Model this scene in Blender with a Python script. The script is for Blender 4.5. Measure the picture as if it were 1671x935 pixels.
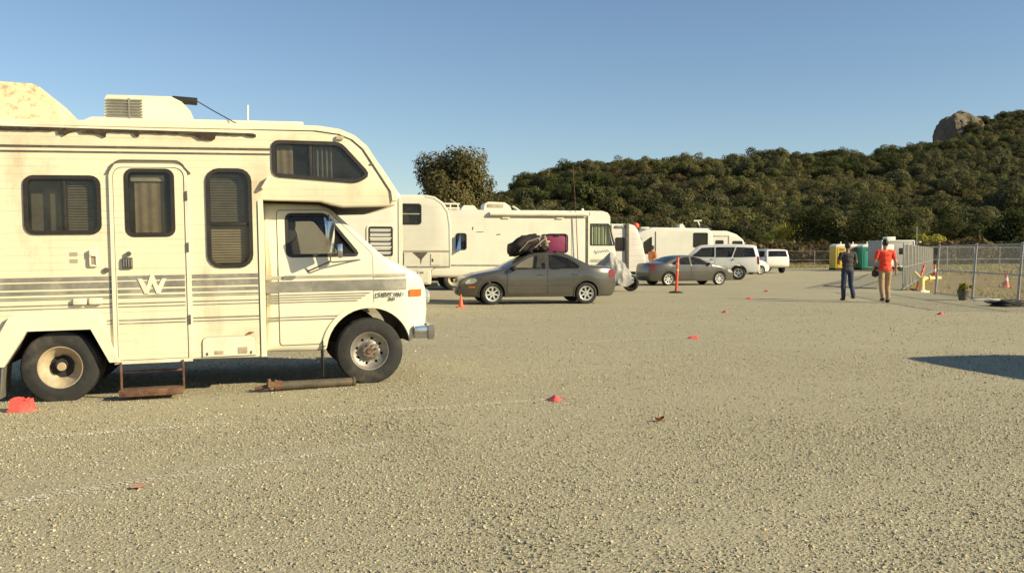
import bpy, bmesh, math, random
import numpy as np
from mathutils import Vector, Matrix
from mathutils.geometry import delaunay_2d_cdt

for _o in list(bpy.data.objects):
    bpy.data.objects.remove(_o, do_unlink=True)
SC = bpy.context.scene
COL = SC.collection
R = math.radians
RNG = np.random.default_rng(7)
random.seed(7)

# ------------------------------------------------------------------ camera
CAM_H = 1.47
cd = bpy.data.cameras.new('camera')
cam = bpy.data.objects.new('camera', cd)
COL.objects.link(cam)
cam.location = (0, 0, CAM_H)
cam.rotation_euler = (math.pi / 2 - math.atan(54.5 / 1500.0), 0, 0)
cd.sensor_width = 36.0
cd.lens = 36.0 * 1500.0 / 1671.0
cd.clip_start = 0.1
cd.clip_end = 6000
SC.camera = cam

# ------------------------------------------------------------------ sky and sun
SUN_EL, SUN_AZ = R(26), R(-20)            # azimuth from +X towards +Y
sdir = Vector((math.cos(SUN_EL) * math.cos(SUN_AZ), math.cos(SUN_EL) * math.sin(SUN_AZ), math.sin(SUN_EL)))
world = bpy.data.worlds.new('World')
SC.world = world
world.use_nodes = True
wn = world.node_tree
wn.nodes.clear()
sky = wn.nodes.new('ShaderNodeTexSky')
sky.sky_type = 'NISHITA'
sky.sun_disc = False
sky.sun_elevation = SUN_EL
sky.sun_rotation = math.pi / 2 - SUN_AZ
sky.air_density = 1.0
sky.dust_density = 0.15
sky.ozone_density = 2.6
bg = wn.nodes.new('ShaderNodeBackground')
bg.inputs['Strength'].default_value = 0.078
wo = wn.nodes.new('ShaderNodeOutputWorld')
wn.links.new(sky.outputs[0], bg.inputs[0])
wn.links.new(bg.outputs[0], wo.inputs[0])
sl = bpy.data.lights.new('sun', 'SUN')
sl.energy = 4.6
sl.angle = R(0.55)
sl.color = (1.0, 0.87, 0.57)
sun = bpy.data.objects.new('sun', sl)
COL.objects.link(sun)
sun.rotation_euler = (-sdir).to_track_quat('-Z', 'Y').to_euler()
SC.view_settings.view_transform = 'Standard'
SC.view_settings.look = 'None'
SC.view_settings.gamma = 1.0
SC.view_settings.use_curve_mapping = False
SC.view_settings.exposure = 0.66
try:
    SC.cycles.max_bounces = 6
    SC.cycles.transparent_max_bounces = 24
except Exception:
    pass


# ------------------------------------------------------------------ materials
def lin(c):
    return tuple(((v / 255.0) / 12.92 if v / 255.0 <= 0.04045 else ((v / 255.0 + 0.055) / 1.055) ** 2.4) for v in c)


class NT:
    def __init__(self, name):
        self.m = bpy.data.materials.new(name)
        self.m.use_nodes = True
        self.t = self.m.node_tree
        self.t.nodes.clear()
        self.out = self.n('OutputMaterial')

    def n(self, kind, **kw):
        nd = self.t.nodes.new('ShaderNode' + kind)
        for k, v in kw.items():
            setattr(nd, k, v)
        return nd

    def l(self, a, b):
        self.t.links.new(a, b)

    def noise(self, scale, detail=4, rough=0.6, vec=None, lo=0.35, hi=0.65):
        t = self.n('TexNoise')
        t.inputs['Scale'].default_value = scale
        t.inputs['Detail'].default_value = detail
        t.inputs['Roughness'].default_value = rough
        if vec is not None:
            self.l(vec, t.inputs['Vector'])
        r = self.n('MapRange')
        r.inputs['From Min'].default_value = lo
        r.inputs['From Max'].default_value = hi
        self.l(t.outputs[0], r.inputs['Value'])
        return r.outputs[0]

    def mix(self, fac, a, b, mode='MIX'):
        m = self.n('MixRGB', blend_type=mode)
        for i, v in ((0, fac), (1, a), (2, b)):
            if isinstance(v, (int, float)):
                m.inputs[i].default_value = v
            elif isinstance(v, tuple):
                m.inputs[i].default_value = (*v[:3], 1)
            else:
                self.l(v, m.inputs[i])
        return m.outputs[0]

    def math(self, op, a, b=0.0):
        m = self.n('Math', operation=op)
        for i, v in ((0, a), (1, b)):
            if isinstance(v, (int, float)):
                m.inputs[i].default_value = v
            else:
                self.l(v, m.inputs[i])
        return m.outputs[0]

    def coord(self, which='Object'):
        return self.n('TexCoord').outputs[which]

    def scaled(self, vec, s):
        m = self.n('Mapping')
        m.inputs['Scale'].default_value = s
        self.l(vec, m.inputs['Vector'])
        return m.outputs[0]

    def bsdf(self, color, rough=0.6, metal=0.0, coat=0.0, spec=0.5):
        b = self.n('BsdfPrincipled')
        if isinstance(color, tuple):
            b.inputs['Base Color'].default_value = (*color[:3], 1)
        else:
            self.l(color, b.inputs['Base Color'])
        if isinstance(rough, (int, float)):
            b.inputs['Roughness'].default_value = rough
        else:
            self.l(rough, b.inputs['Roughness'])
        b.inputs['Metallic'].default_value = metal
        b.inputs['Coat Weight'].default_value = coat
        b.inputs['Specular IOR Level'].default_value = spec
        self.l(b.outputs[0], self.out.inputs[0])
        return b

    def bump(self, b, height, strength=0.3, dist=0.01):
        n = self.n('Bump')
        n.inputs['Strength'].default_value = strength
        n.inputs['Distance'].default_value = dist
        self.l(height, n.inputs['Height'])
        self.l(n.outputs[0], b.inputs['Normal'])


def simple(name, col, rough=0.6, metal=0.0, var=0.25, scale=6.0, coat=0.0, dirt=None, dirt_amt=0.35, bump=0.0, spec=0.5):
    """plain paint, rubber, cloth ... with uneven tone and some dirt"""
    t = NT(name)
    v = t.coord()
    f = t.noise(scale, 5, 0.65, v)
    dark = tuple(c * (1 - var) for c in col)
    c = t.mix(f, dark, col)
    if dirt:
        g = t.noise(scale * 0.45, 6, 0.7, v, 0.5, 0.75)
        c = t.mix(t.math('MULTIPLY', g, dirt_amt), c, dirt)
    b = t.bsdf(c, rough, metal, coat, spec)
    if bump:
        t.bump(b, f, bump, 0.01)
    return t.m


def siding(name, col, pitch=0.075, line=0.55, stain=(0.33, 0.19, 0.08), amt=0.4, rough=0.45, spots=()):
    """ribbed aluminium siding: thin horizontal grooves, weathered"""
    t = NT(name)
    v = t.coord()
    s = t.n('SeparateXYZ')
    t.l(v, s.inputs[0])
    fr = t.math('FRACT', t.math('DIVIDE', s.outputs[2], pitch))
    groove = t.math('GREATER_THAN', fr, 0.9)
    n1 = t.noise(1.3, 6, 0.7, v, 0.35, 0.7)
    c = t.mix(n1, tuple(x * 0.9 for x in col), col)
    n2 = t.noise(1.0, 7, 0.75, t.scaled(v, (1.6, 1, 0.7)), 0.56, 0.8)
    c = t.mix(t.math('MULTIPLY', n2, amt), c, stain)
    n3 = t.noise(5.0, 5, 0.7, t.scaled(v, (5.0, 1, 0.35)), 0.55, 0.85)
    c = t.mix(t.math('MULTIPLY', n3, amt * 0.25), c, tuple(x * 0.55 for x in stain))
    for (sx, sz, rx, rz, k) in spots:          # rust that has bled from a known leak
        dx = t.math('DIVIDE', t.math('SUBTRACT', s.outputs[0], sx), rx)
        dz = t.math('DIVIDE', t.math('SUBTRACT', s.outputs[2], sz), rz)
        d = t.math('SQRT', t.math('ADD', t.math('MULTIPLY', dx, dx), t.math('MULTIPLY', dz, dz)))
        m = t.math('MAXIMUM', t.math('SUBTRACT', 1.0, d), 0.0)
        m = t.math('MULTIPLY', m, t.noise(6.0, 6, 0.75, v, 0.3, 0.75))
        c = t.mix(t.math('MULTIPLY', m, k), c, (0.42, 0.20, 0.09))
    n4 = t.noise(2.0, 3, 0.6, t.scaled(v, (0.6, 1, 4)), 0.4, 0.6)
    c = t.mix(t.math('MULTIPLY', t.math('MULTIPLY', groove, n4), line * 0.4), c, tuple(x * 0.55 for x in col))
    b = t.bsdf(c, rough)
    h = t.math('ADD', t.math('MULTIPLY', groove, -1.0), t.math('MULTIPLY', t.noise(3.0, 3, 0.5, v, 0, 1), 1.2))
    t.bump(b, h, 0.35, 0.006)
    return t.m


def glass(name, tint=(0.25, 0.26, 0.25), refl=1.0):
    t = NT(name)
    tr = t.n('BsdfTransparent')
    tr.inputs[0].default_value = (*tint, 1)
    gl = t.n('BsdfGlossy')
    gl.inputs['Roughness'].default_value = 0.04
    lw = t.n('LayerWeight')
    lw.inputs[0].default_value = 0.5
    f = t.math('MULTIPLY', t.math('ADD', t.math('MULTIPLY', t.math('POWER', lw.outputs['Facing'], 4.0), 0.85), 0.045), refl)
    df = t.n('BsdfDiffuse')
    df.inputs[0].default_value = (0.3, 0.28, 0.22, 1)
    m0 = t.n('MixShader')
    t.l(t.math('MULTIPLY', t.noise(3, 6, 0.7, t.coord(), 0.3, 0.9), 0.14), m0.inputs[0])
    t.l(tr.outputs[0], m0.inputs[1])
    t.l(df.outputs[0], m0.inputs[2])
    m = t.n('MixShader')
    t.l(f, m.inputs[0])
    t.l(m0.outputs[0], m.inputs[1])
    t.l(gl.outputs[0], m.inputs[2])
    t.l(m.outputs[0], t.out.inputs[0])
    return t.m


def leafmat(name, col, col2, trans=0.33):
    t = NT(name)
    oi = t.n('ObjectInfo')
    at = t.n('Attribute')
    at.attribute_name = 'tone'
    c = t.mix(oi.outputs['Random'], col, col2)
    c = t.mix(1.0, c, at.outputs['Color'], 'MULTIPLY')
    d = t.n('BsdfDiffuse')
    t.l(c, d.inputs[0])
    tl = t.n('BsdfTranslucent')
    t.l(c, tl.inputs[0])
    m = t.n('MixShader')
    m.inputs[0].default_value = trans
    t.l(d.outputs[0], m.inputs[1])
    t.l(tl.outputs[0], m.inputs[2])
    t.l(m.outputs[0], t.out.inputs[0])
    return t.m


M = {}
CREAM = (0.83, 0.75, 0.53)
M['rv_siding'] = siding('rv_siding', CREAM, line=1.5, amt=0.6, spots=[(-1.2, 2.2, .22, .5, .8), (-.15, 2.18, .12, .25, .6), (-.75, 2.72, .5, .12, .6), (-1.3, .6, .3, .12, .7), (-2.9, 1.72, .5, .15, .35), (-3.3, 2.68, .9, .1, .5), (-2.0, 2.7, .8, .1, .5), (.2, 2.2, .15, .3, .5)])
M['rv_white'] = simple('rv_white', (0.82, 0.76, 0.58), 0.4, var=0.08, scale=2.5, dirt=(0.35, 0.24, 0.12), dirt_amt=0.45)
M['rv_paint'] = simple('rv_paint', (0.82, 0.755, 0.57), 0.3, var=0.06, scale=2.0, dirt=(0.42, 0.33, 0.2), dirt_amt=0.3, coat=0.3)
M['pod'] = simple('pod', (0.80, 0.71, 0.45), 0.55, var=0.10, scale=30.0, dirt=(0.30, 0.15, 0.05), dirt_amt=1.0)
M['stripe'] = simple('stripe', (0.27, 0.255, 0.215), 0.5, var=0.35, scale=5.0, dirt=(0.62, 0.57, 0.43), dirt_amt=0.6)
M['stripe_pale'] = simple('stripe_pale', (0.46, 0.40, 0.30), 0.5, var=0.25, scale=5.0, dirt=(0.66, 0.6, 0.46), dirt_amt=0.6)
M['trim_dark'] = simple('trim_dark', (0.12, 0.10, 0.075), 0.6, var=0.4, scale=9, dirt=(0.3, 0.22, 0.13), dirt_amt=0.5)
M['gasket'] = simple('gasket', (0.022, 0.018, 0.015), 0.6, var=0.3, scale=12, dirt=(0.09, 0.06, 0.04), dirt_amt=0.4)
M['ragged'] = simple('ragged', (0.055, 0.035, 0.022), 0.9, var=0.5, scale=18, dirt=(0.2, 0.13, 0.07), dirt_amt=0.5, bump=0.4)
M['rust'] = simple('rust', (0.17, 0.08, 0.042), 0.85, var=0.5, scale=10, dirt=(0.34, 0.22, 0.14), dirt_amt=0.6, bump=0.4)
M['rust_pale'] = simple('rust_pale', (0.56, 0.45, 0.30), 0.7, var=0.4, scale=7, dirt=(0.25, 0.12, 0.05), dirt_amt=0.8)
M['steel'] = simple('steel', (0.40, 0.37, 0.32), 0.5, metal=0.7, var=0.3, scale=8, dirt=(0.25, 0.15, 0.08), dirt_amt=0.55)
M['chrome'] = simple('chrome', (0.68, 0.68, 0.68), 0.15, metal=1.0, var=0.2, scale=8, dirt=(0.35, 0.3, 0.25), dirt_amt=0.3)
M['galv'] = simple('galv', (0.36, 0.36, 0.34), 0.5, metal=0.5, var=0.25, scale=6)
M['tyre'] = simple('tyre', (0.032, 0.030, 0.028), 0.85, var=0.3, scale=9, dirt=(0.20, 0.17, 0.12), dirt_amt=0.4, bump=0.15)
M['black'] = simple('black', (0.018, 0.017, 0.016), 0.7, var=0.3, scale=6)
M['under'] = simple('under', (0.03, 0.027, 0.024), 0.9, var=0.4, scale=4, dirt=(0.1, 0.07, 0.05), dirt_amt=0.4)
M['interior'] = simple('interior', (0.13, 0.115, 0.09), 0.9, var=0.3, scale=3)
M['blind'] = simple('blind', (0.62, 0.54, 0.40), 0.8, var=0.2, scale=5)
M['curtain'] = simple('curtain', (0.55, 0.45, 0.31), 0.9, var=0.3, scale=8, dirt=(0.2, 0.12, 0.07), dirt_amt=0.6)
M['glass'] = glass('glass', (0.52, 0.51, 0.47))
M['glass_dark'] = glass('glass_dark', (0.16, 0.16, 0.155))
M['glass_clear'] = glass('glass_clear', (0.74, 0.78, 0.74))
M['shaft'] = simple('shaft', (0.13, 0.105, 0.075), 0.7, metal=0.3, var=0.4, scale=9, dirt=(0.2, 0.14, 0.08), dirt_amt=0.6, bump=0.2)
M['orange'] = simple('orange', (0.85, 0.09, 0.025), 0.45, var=0.15, scale=5, dirt=(0.45, 0.2, 0.1), dirt_amt=0.3)
M['pink'] = simple('pink', (0.90, 0.12, 0.10), 0.5, var=0.2, scale=15, dirt=(0.6, 0.35, 0.25), dirt_amt=0.5)
M['amber'] = simple('amber', (0.85, 0.16, 0.03), 0.2, var=0.15, scale=20, coat=0.5)
M['redlamp'] = simple('redlamp', (0.20, 0.006, 0.006), 0.15, var=0.15, scale=15, coat=0.6)
M['lamp'] = simple('lamp', (0.62, 0.62, 0.58), 0.12, metal=0.4, var=0.2, scale=15, coat=0.8)
M['plain_white'] = simple('plain_white', (0.80, 0.78, 0.70), 0.5, var=0.06, scale=3)  # clean off-white, the parts' own colour
M['badge_dark'] = simple('badge_dark', (0.10, 0.09, 0.07), 0.4, var=0.2, scale=20)


def paint(name, col, metal=0.35, rough=0.32):
    return simple(name, col, rough, metal=metal, var=0.07, scale=1.5, coat=0.6, dirt=(0.30, 0.25, 0.17), dirt_amt=0.22)


# ------------------------------------------------------------------ object helpers
def tag(o, label=None, cat=None, group=None, kind=None):
    if label:
        o['label'] = label
    if cat:
        o['category'] = cat
    if group:
        o['group'] = group
    if kind:
        o['kind'] = kind
    return o


def empty(name, loc=(0, 0, 0), rz=0.0, mat=None, label=None, cat=None, group=None):
    o = bpy.data.objects.new(name, None)
    o.empty_display_size = 0.2
    COL.objects.link(o)
    if mat is not None:
        o.matrix_world = mat
    else:
        o.location = loc
        o.rotation_euler = (0, 0, rz)
    return tag(o, label, cat, group)


def link(name, mesh, parent=None, loc=None, rot=None):
    o = bpy.data.objects.new(name, mesh)
    COL.objects.link(o)
    if parent is not None:
        o.parent = parent
    if loc is not None:
        o.location = loc
    if rot is not None:
        o.rotation_euler = rot
    return o


def mesh_from(name, V, F, mats, fm=None, smooth=35):
    me = bpy.data.meshes.new(name)
    me.from_pydata([tuple(map(float, v)) for v in V], [], [tuple(map(int, f)) for f in F])
    if not isinstance(mats, (list, tuple)):
        mats = [mats]
    for m in mats:
        me.materials.append(m)
    if fm is not None:
        me.polygons.foreach_set('material_index', np.asarray(fm, dtype=np.int32))
    bm = bmesh.new()
    bm.from_mesh(me)
    bmesh.ops.remove_doubles(bm, verts=bm.verts, dist=1e-5)
    bmesh.ops.recalc_face_normals(bm, faces=bm.faces)
    bm.to_mesh(me)
    bm.free()
    if smooth:
        me.polygons.foreach_set('use_smooth', np.ones(len(me.polygons), dtype=bool))
        me.set_sharp_from_angle(angle=R(smooth))
    me.update()
    return me


class MB:
    """collects shapes; build() links them as ONE mesh object"""
    def __init__(self, xf=None):
        self.V, self.F, self.xf = [], [], xf

    def add(self, V, F):
        b = len(self.V)
        for v in V:
            v = Vector(v)
            self.V.append(self.xf @ v if self.xf else v)
        self.F += [tuple(i + b for i in f) for f in F]
        return self

    def box(self, c, s, bev=0.0, rot=None):
        bm = bmesh.new()
        bmesh.ops.create_cube(bm, size=1.0)
        for v in bm.verts:
            v.co = Vector((v.co.x * s[0], v.co.y * s[1], v.co.z * s[2]))
        if bev:
            bmesh.ops.bevel(bm, geom=list(bm.edges), offset=min(bev, min(s) * 0.45), segments=2, affect='EDGES', profile=0.6)
        m = Matrix.Translation(c) @ (rot.to_4x4() if rot is not None else Matrix())
        bm.verts.index_update()
        self.add([m @ v.co for v in bm.verts], [[v.index for v in f.verts] for f in bm.faces])
        bm.free()
        return self

    def cyl(self, p0, p1, r0, r1=None, n=12, caps=True):
        r1 = r0 if r1 is None else r1
        p0, p1 = Vector(p0), Vector(p1)
        d = (p1 - p0).normalized()
        a = d.orthogonal().normalized()
        b = d.cross(a)
        V = []
        for p, r in ((p0, r0), (p1, r1)):
            for i in range(n):
                t = 2 * math.pi * i / n
                V.append(p + a * math.cos(t) * r + b * math.sin(t) * r)
        F = [(i, (i + 1) % n, n + (i + 1) % n, n + i) for i in range(n)]
        if caps:
            F += [tuple(range(n))[::-1], tuple(range(n, 2 * n))]
        return self.add(V, F)

    def tube(self, path, r, n=8):
        path = [Vector(p) for p in path]
        rs = r if isinstance(r, (list, tuple)) else [r] * len(path)
        V, F = [], []
        prev = None
        for k, p in enumerate(path):
            d = (path[min(k + 1, len(path) - 1)] - path[max(k - 1, 0)]).normalized()
            a = d.orthogonal().normalized() if prev is None else (prev - d * prev.dot(d)).normalized()
            prev = a
            b = d.cross(a)
            for i in range(n):
                t = 2 * math.pi * i / n
                V.append(p + a * math.cos(t) * rs[k] + b * math.sin(t) * rs[k])
        for k in range(len(path) - 1):
            for i in range(n):
                F.append((k * n + i, k * n + (i + 1) % n, (k + 1) * n + (i + 1) % n, (k + 1) * n + i))
        F += [tuple(range(n))[::-1], tuple(range((len(path) - 1) * n, len(path) * n))]
        return self.add(V, F)

    def lathe(self, prof, n=32, c=(0, 0, 0), axis='Y'):
        """prof: (radius, along-axis) pairs"""
        V, F = [], []
        k = len(prof)
        for i in range(n):
            t = 2 * math.pi * i / n
            for r, h in prof:
                x, z = r * math.cos(t), r * math.sin(t)
                V.append(Vector(c) + (Vector((x, h, z)) if axis == 'Y' else Vector((x, z, h))))
        for i in range(n):
            for j in range(k - 1):
                F.append((i * k + j, ((i + 1) % n) * k + j, ((i + 1) % n) * k + j + 1, i * k + j + 1))
        return self.add(V, F)

    def prism(self, pts, a, b, axis='Y'):
        """2D outline (x, z) extruded along y from a to b (axis Z: (x, y) along z)"""
        n = len(pts)
        V = [((p[0], y, p[1]) if axis == 'Y' else (p[0], p[1], y)) for y in (a, b) for p in pts]
        F = [(i, (i + 1) % n, n + (i + 1) % n, n + i) for i in range(n)] + [tuple(range(n))[::-1], tuple(range(n, 2 * n))]
        return self.add(V, F)

    def ball(self, c, r, n=10, sq=(1, 1, 1)):
        prof = [(max(r * math.sin(math.pi * i / n), 1e-4), -r * math.cos(math.pi * i / n)) for i in range(n + 1)]
        b = MB().lathe(prof, 2 * n, axis='Z')
        return self.add([Vector((v.x * sq[0], v.y * sq[1], v.z * sq[2])) + Vector(c) for v in b.V], b.F)

    def build(self, name, mat, parent=None, smooth=35, loc=None, rot=None):
        return link(name, mesh_from(name, self.V, self.F, mat, None, smooth), parent, loc, rot)


def copy_tree(o, parent=None):
    c = o.copy()
    COL.objects.link(c)
    c.parent = parent
    for ch in o.children:
        copy_tree(ch, c)
    return c


# ---- 2D outlines, fills with holes, lofted shells
def pip(P, poly):
    P = np.asarray(P, float)
    q = np.asarray(poly, float)
    x, y = P[:, 0], P[:, 1]
    ins = np.zeros(len(P), bool)
    j = len(q) - 1
    for i in range(len(q)):
        c = (q[i, 1] > y) != (q[j, 1] > y)
        with np.errstate(divide='ignore', invalid='ignore'):
            xi = (q[j, 0] - q[i, 0]) * (y - q[i, 1]) / (q[j, 1] - q[i, 1]) + q[i, 0]
        ins ^= c & (x < xi)
        j = i
    return ins


def segdist(P, poly):
    q = np.asarray(poly, float)
    a, b = q, np.roll(q, -1, 0)
    best = np.full(len(P), 1e9)
    for i in range(len(q)):
        ab = b[i] - a[i]
        t = np.clip(((P - a[i]) @ ab) / max(ab @ ab, 1e-12), 0, 1)
        best = np.minimum(best, np.linalg.norm(P - a[i] - t[:, None] * ab, axis=1))
    return best


def ccw(p):
    a = sum(p[i][0] * p[(i + 1) % len(p)][1] - p[(i + 1) % len(p)][0] * p[i][1] for i in range(len(p)))
    return [tuple(q) for q in p] if a > 0 else [tuple(q) for q in p][::-1]


def inset(loop, d):
    """loop is counter-clockwise; positive d moves inwards"""
    out = []
    n = len(loop)
    for i in range(n):
        p0, p1, p2 = (np.array(loop[(i + k) % n], float) for k in (-1, 0, 1))
        e1, e2 = p1 - p0, p2 - p1
        e1 /= max(np.linalg.norm(e1), 1e-9)
        e2 /= max(np.linalg.norm(e2), 1e-9)
        n1, n2 = np.array([-e1[1], e1[0]]), np.array([-e2[1], e2[0]])
        m = n1 + n2
        l = np.linalg.norm(m)
        m = n1 if l < 1e-6 else m / l
        out.append(tuple(p1 + m * d / max(m @ n1, 0.45)))
    return out


def tri2d(outer, holes=(), g=0.12):
    loops = [outer] + list(holes)
    P, E = [], []
    for lp in loops:
        b = len(P)
        P += [tuple(p) for p in lp]
        E += [(b + i, b + (i + 1) % len(lp)) for i in range(len(lp))]
    o = np.array(outer)
    xs = np.arange(o[:, 0].min() + g * 0.5, o[:, 0].max(), g)
    zs = np.arange(o[:, 1].min() + g * 0.5, o[:, 1].max(), g)
    if len(xs) and len(zs):
        G = np.array(np.meshgrid(xs, zs)).reshape(2, -1).T
        k = pip(G, outer)
        for h in holes:
            k &= ~pip(G, h)
        for lp in loops:
            k &= segdist(G, lp) > g * 0.35
        P += [tuple(p) for p in G[k]]
    r = delaunay_2d_cdt([Vector(p) for p in P], E, [], 0, 1e-6)
    V = np.array([tuple(v) for v in r[0]])
    F = np.array([f for f in r[2] if len(f) == 3])
    c = V[F].mean(1)
    k = pip(c, outer)
    for h in holes:
        k &= ~pip(c, h)
    return V, F[k]


def chaikin(pts, n=2):
    """pts: (x, z, tag of the stretch that starts here)"""
    for _ in range(n):
        out = [pts[0]]
        for i in range(len(pts) - 1):
            a, b = pts[i], pts[i + 1]
            k = a[2]
            q = (a[0] * .75 + b[0] * .25, a[1] * .75 + b[1] * .25)
            r = (a[0] * .25 + b[0] * .75, a[1] * .25 + b[1] * .75)
            if i > 0:
                out.append((*q, k))
            else:
                out[0] = (a[0], a[1], k)
            if i < len(pts) - 2:
                nk = pts[i + 1][2]
                gl = [q2 for q2 in (k, nk) if q2 and q2.startswith('glass')]
                out.append((*r, k if k == nk else (gl[0] if gl else (None if 'under' not in (k, nk) else 'under'))))
            else:
                out.append((b[0], b[1], b[2]))
        pts = out
    return pts


def rrect(x0, z0, x1, z1, r=0.05, n=4):
    out = []
    for cx, cz, a in ((x1 - r, z1 - r, 0), (x0 + r, z1 - r, 90), (x0 + r, z0 + r, 180), (x1 - r, z0 + r, 270)):
        for i in range(n + 1):
            t = R(a + 90 * i / n)
            out.append((cx + r * math.cos(t), cz + r * math.sin(t)))
    return out


def rpoly(pts, r=0.05, n=3):
    """rounds every corner of a polygon"""
    pts = ccw(pts)
    out = []
    m = len(pts)
    for i in range(m):
        p0, p1, p2 = (Vector(pts[(i + k) % m]) for k in (-1, 0, 1))
        a, b = (p0 - p1), (p2 - p1)
        rr = min(r, a.length * 0.45, b.length * 0.45)
        s, e = p1 + a.normalized() * rr, p1 + b.normalized() * rr
        for k in range(n + 1):
            t = k / n
            out.append(tuple(s * (1 - t) ** 2 + p1 * 2 * t * (1 - t) + e * t * t))
    return out


def densify(lp, d):
    out = []
    for i, p in enumerate(lp):
        q = lp[(i + 1) % len(lp)]
        n = max(1, int(math.ceil(math.hypot(q[0] - p[0], q[1] - p[1]) / d)))
        out += [(p[0] + (q[0] - p[0]) * k / n, p[1] + (q[1] - p[1]) * k / n) for k in range(n)]
    return out


class Shell:
    """a vehicle body: side sheets y = yc -/+ hw(x, z) with rounded edge, a skin round the outline, window holes"""
    def __init__(self, outline, hw, yc=0.0, r=0.05, crown=0.03, g=0.12):
        o = [(p[0], p[1]) for p in outline]
        t = [p[2] if len(p) > 2 else None for p in outline]
        a = sum(o[i][0] * o[(i + 1) % len(o)][1] - o[(i + 1) % len(o)][0] * o[i][1] for i in range(len(o)))
        if a < 0:
            o = o[::-1]
            t = t[::-1]
            t = t[1:] + t[:1]
        self.o, self.t, self.hw, self.yc, self.r, self.crown, self.g = o, t, hw, yc, r, crown, g
        self.curved = len({round(hw(*p), 4) for p in o}) > 1

    def y(self, x, z, s):
        return self.yc + s * self.hw(x, z)

    def body(self, name, parent, paint_m, under_m, near=(), far=(), glass_m=None, cols=(-1, -.9, -.6, -.3, 0, .3, .6, .9, 1)):
        V, F, K = [], [], []
        o, n, r = self.o, len(self.o), self.r
        # sides
        for s, holes in ((-1, near), (1, far)):
            if self.curved:
                holes = [densify(h, .08) for h in holes]
            rings = [(0.0, r), (0.13 * r, 0.5 * r), (0.4 * r, 0.2 * r), (r, 0.0)]
            prev = None
            for d, dep in rings:
                lp = o if d == 0 else inset(o, d)
                b = len(V)
                V += [(p[0], self.yc + s * (self.hw(*p) - dep), p[1]) for p in lp]
                if prev is not None:
                    for i in range(n):
                        F.append((prev + i, prev + (i + 1) % n, b + (i + 1) % n, b + i))
                        K.append(0)
                prev = b
            P, T = tri2d(lp, holes, self.g)
            b = len(V)
            V += [(p[0], self.y(p[0], p[1], s), p[1]) for p in P]
            F += [tuple(b + i for i in f) for f in T]
            K += [0] * len(T)
            for h in holes:
                b = len(V)
                m = len(h)
                V += [(p[0], self.y(p[0], p[1], s), p[1]) for p in h] + [(p[0], self.y(p[0], p[1], s) - s * 0.035, p[1]) for p in h]
                for i in range(m):
                    F.append((b + i, b + (i + 1) % m, b + m + (i + 1) % m, b + m + i))
                    K.append(1)
        # skin between the sides
        b = len(V)
        nc = len(cols)
        glass_q = {}
        for i in range(n):
            p = o[i]
            nx = np.array(o[(i + 1) % n]) - np.array(o[i - 1])
            up = max(0.0, -nx[0] / max(np.linalg.norm(nx), 1e-9))
            side = abs(nx[1]) / max(np.linalg.norm(nx), 1e-9)
            w = self.hw(*p) - r
            for c in cols:
                k = self.crown * (1 - c * c)
                fx = k * side * (1 if nx[1] > 0 else -1)
                V.append((p[0] + fx, self.yc + c * w, p[1] + k * up))
        for i in range(n):
            for j in range(nc - 1):
                q = (b + i * nc + j, b + ((i + 1) % n) * nc + j, b + ((i + 1) % n) * nc + j + 1, b + i * nc + j + 1)
                tg = self.t[i]
                if tg and tg.startswith('glass') and 0 < j < nc - 2 and glass_m:
                    glass_q.setdefault(tg, []).append(q)
                    continue
                F.append(q)
                K.append(1 if tg == 'under' else 0)
        ob = link(name, mesh_from(name, V, F, [paint_m, under_m], K), parent)
        for tg, qs in glass_q.items():
            ids = sorted({i for q in qs for i in q})
            mp = {i: k for k, i in enumerate(ids)}
            link('windshield' if tg == 'glass_front' else 'rear_window',
                 mesh_from('pane', [V[i] for i in ids], [tuple(mp[i] for i in q) for q in qs], glass_m), parent)
        return ob

    def patch(self, name, parent, mat, poly, s=-1, off=0.004, th=0.006, holes=(), g=None, smooth=35):
        """a plate that follows the side: outer face 'off' proud of it, th thick"""
        poly = ccw(poly)
        if self.curved:
            g = min(g or self.g, .15)
            poly = densify(poly, .08)
            holes = [densify(h, .08) for h in holes]
        P, T = tri2d(poly, holes, g or self.g)
        V = [(p[0], self.y(p[0], p[1], s) + s * off, p[1]) for p in P]
        F = [tuple(f) for f in T]
        for lp in [poly] + list(holes):
            b = len(V)
            m = len(lp)
            V += [(p[0], self.y(p[0], p[1], s) + s * off, p[1]) for p in lp] + [(p[0], self.y(p[0], p[1], s) + s * (off - th), p[1]) for p in lp]
            F += [(b + i, b + (i + 1) % m, b + m + (i + 1) % m, b + m + i) for i in range(m)]
        return link(name, mesh_from(name, V, F, mat, None, smooth), parent)

    def window(self, parent, hole, s=-1, glass_m=None, frame_w=0.025, frame_m=None, deep=0.02, proud=0.008, name='window'):
        """pane set back in its hole, with a rubber frame round it"""
        h = ccw(hole)
        pane = self.patch(name, parent, glass_m, h, s, -deep, 0.004, g=0.3)
        outer = inset(h, -frame_w)
        inner = inset(h, 0.012)
        self.patch('frame', pane, frame_m or M['gasket'], outer, s, proud, proud + deep - 0.002, holes=[inner], g=9)
        return pane


def strip(pts, w):
    """closed outline of a band of width w along a polyline (x, z)"""
    L, Rr = [], []
    for i, p in enumerate(pts):
        a, b = np.array(pts[max(i - 1, 0)]), np.array(pts[min(i + 1, len(pts) - 1)])
        d = (b - a) / max(np.linalg.norm(b - a), 1e-9)
        nn = np.array([-d[1], d[0]]) * w / 2
        L.append(tuple(np.array(p) + nn))
        Rr.append(tuple(np.array(p) - nn))
    return L + Rr[::-1]


def arc(cx, cz, r, a0, a1, n=14):
    return [(cx + r * math.cos(R(a0 + (a1 - a0) * i / n)), cz + r * math.sin(R(a0 + (a1 - a0) * i / n))) for i in range(n + 1)]


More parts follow.
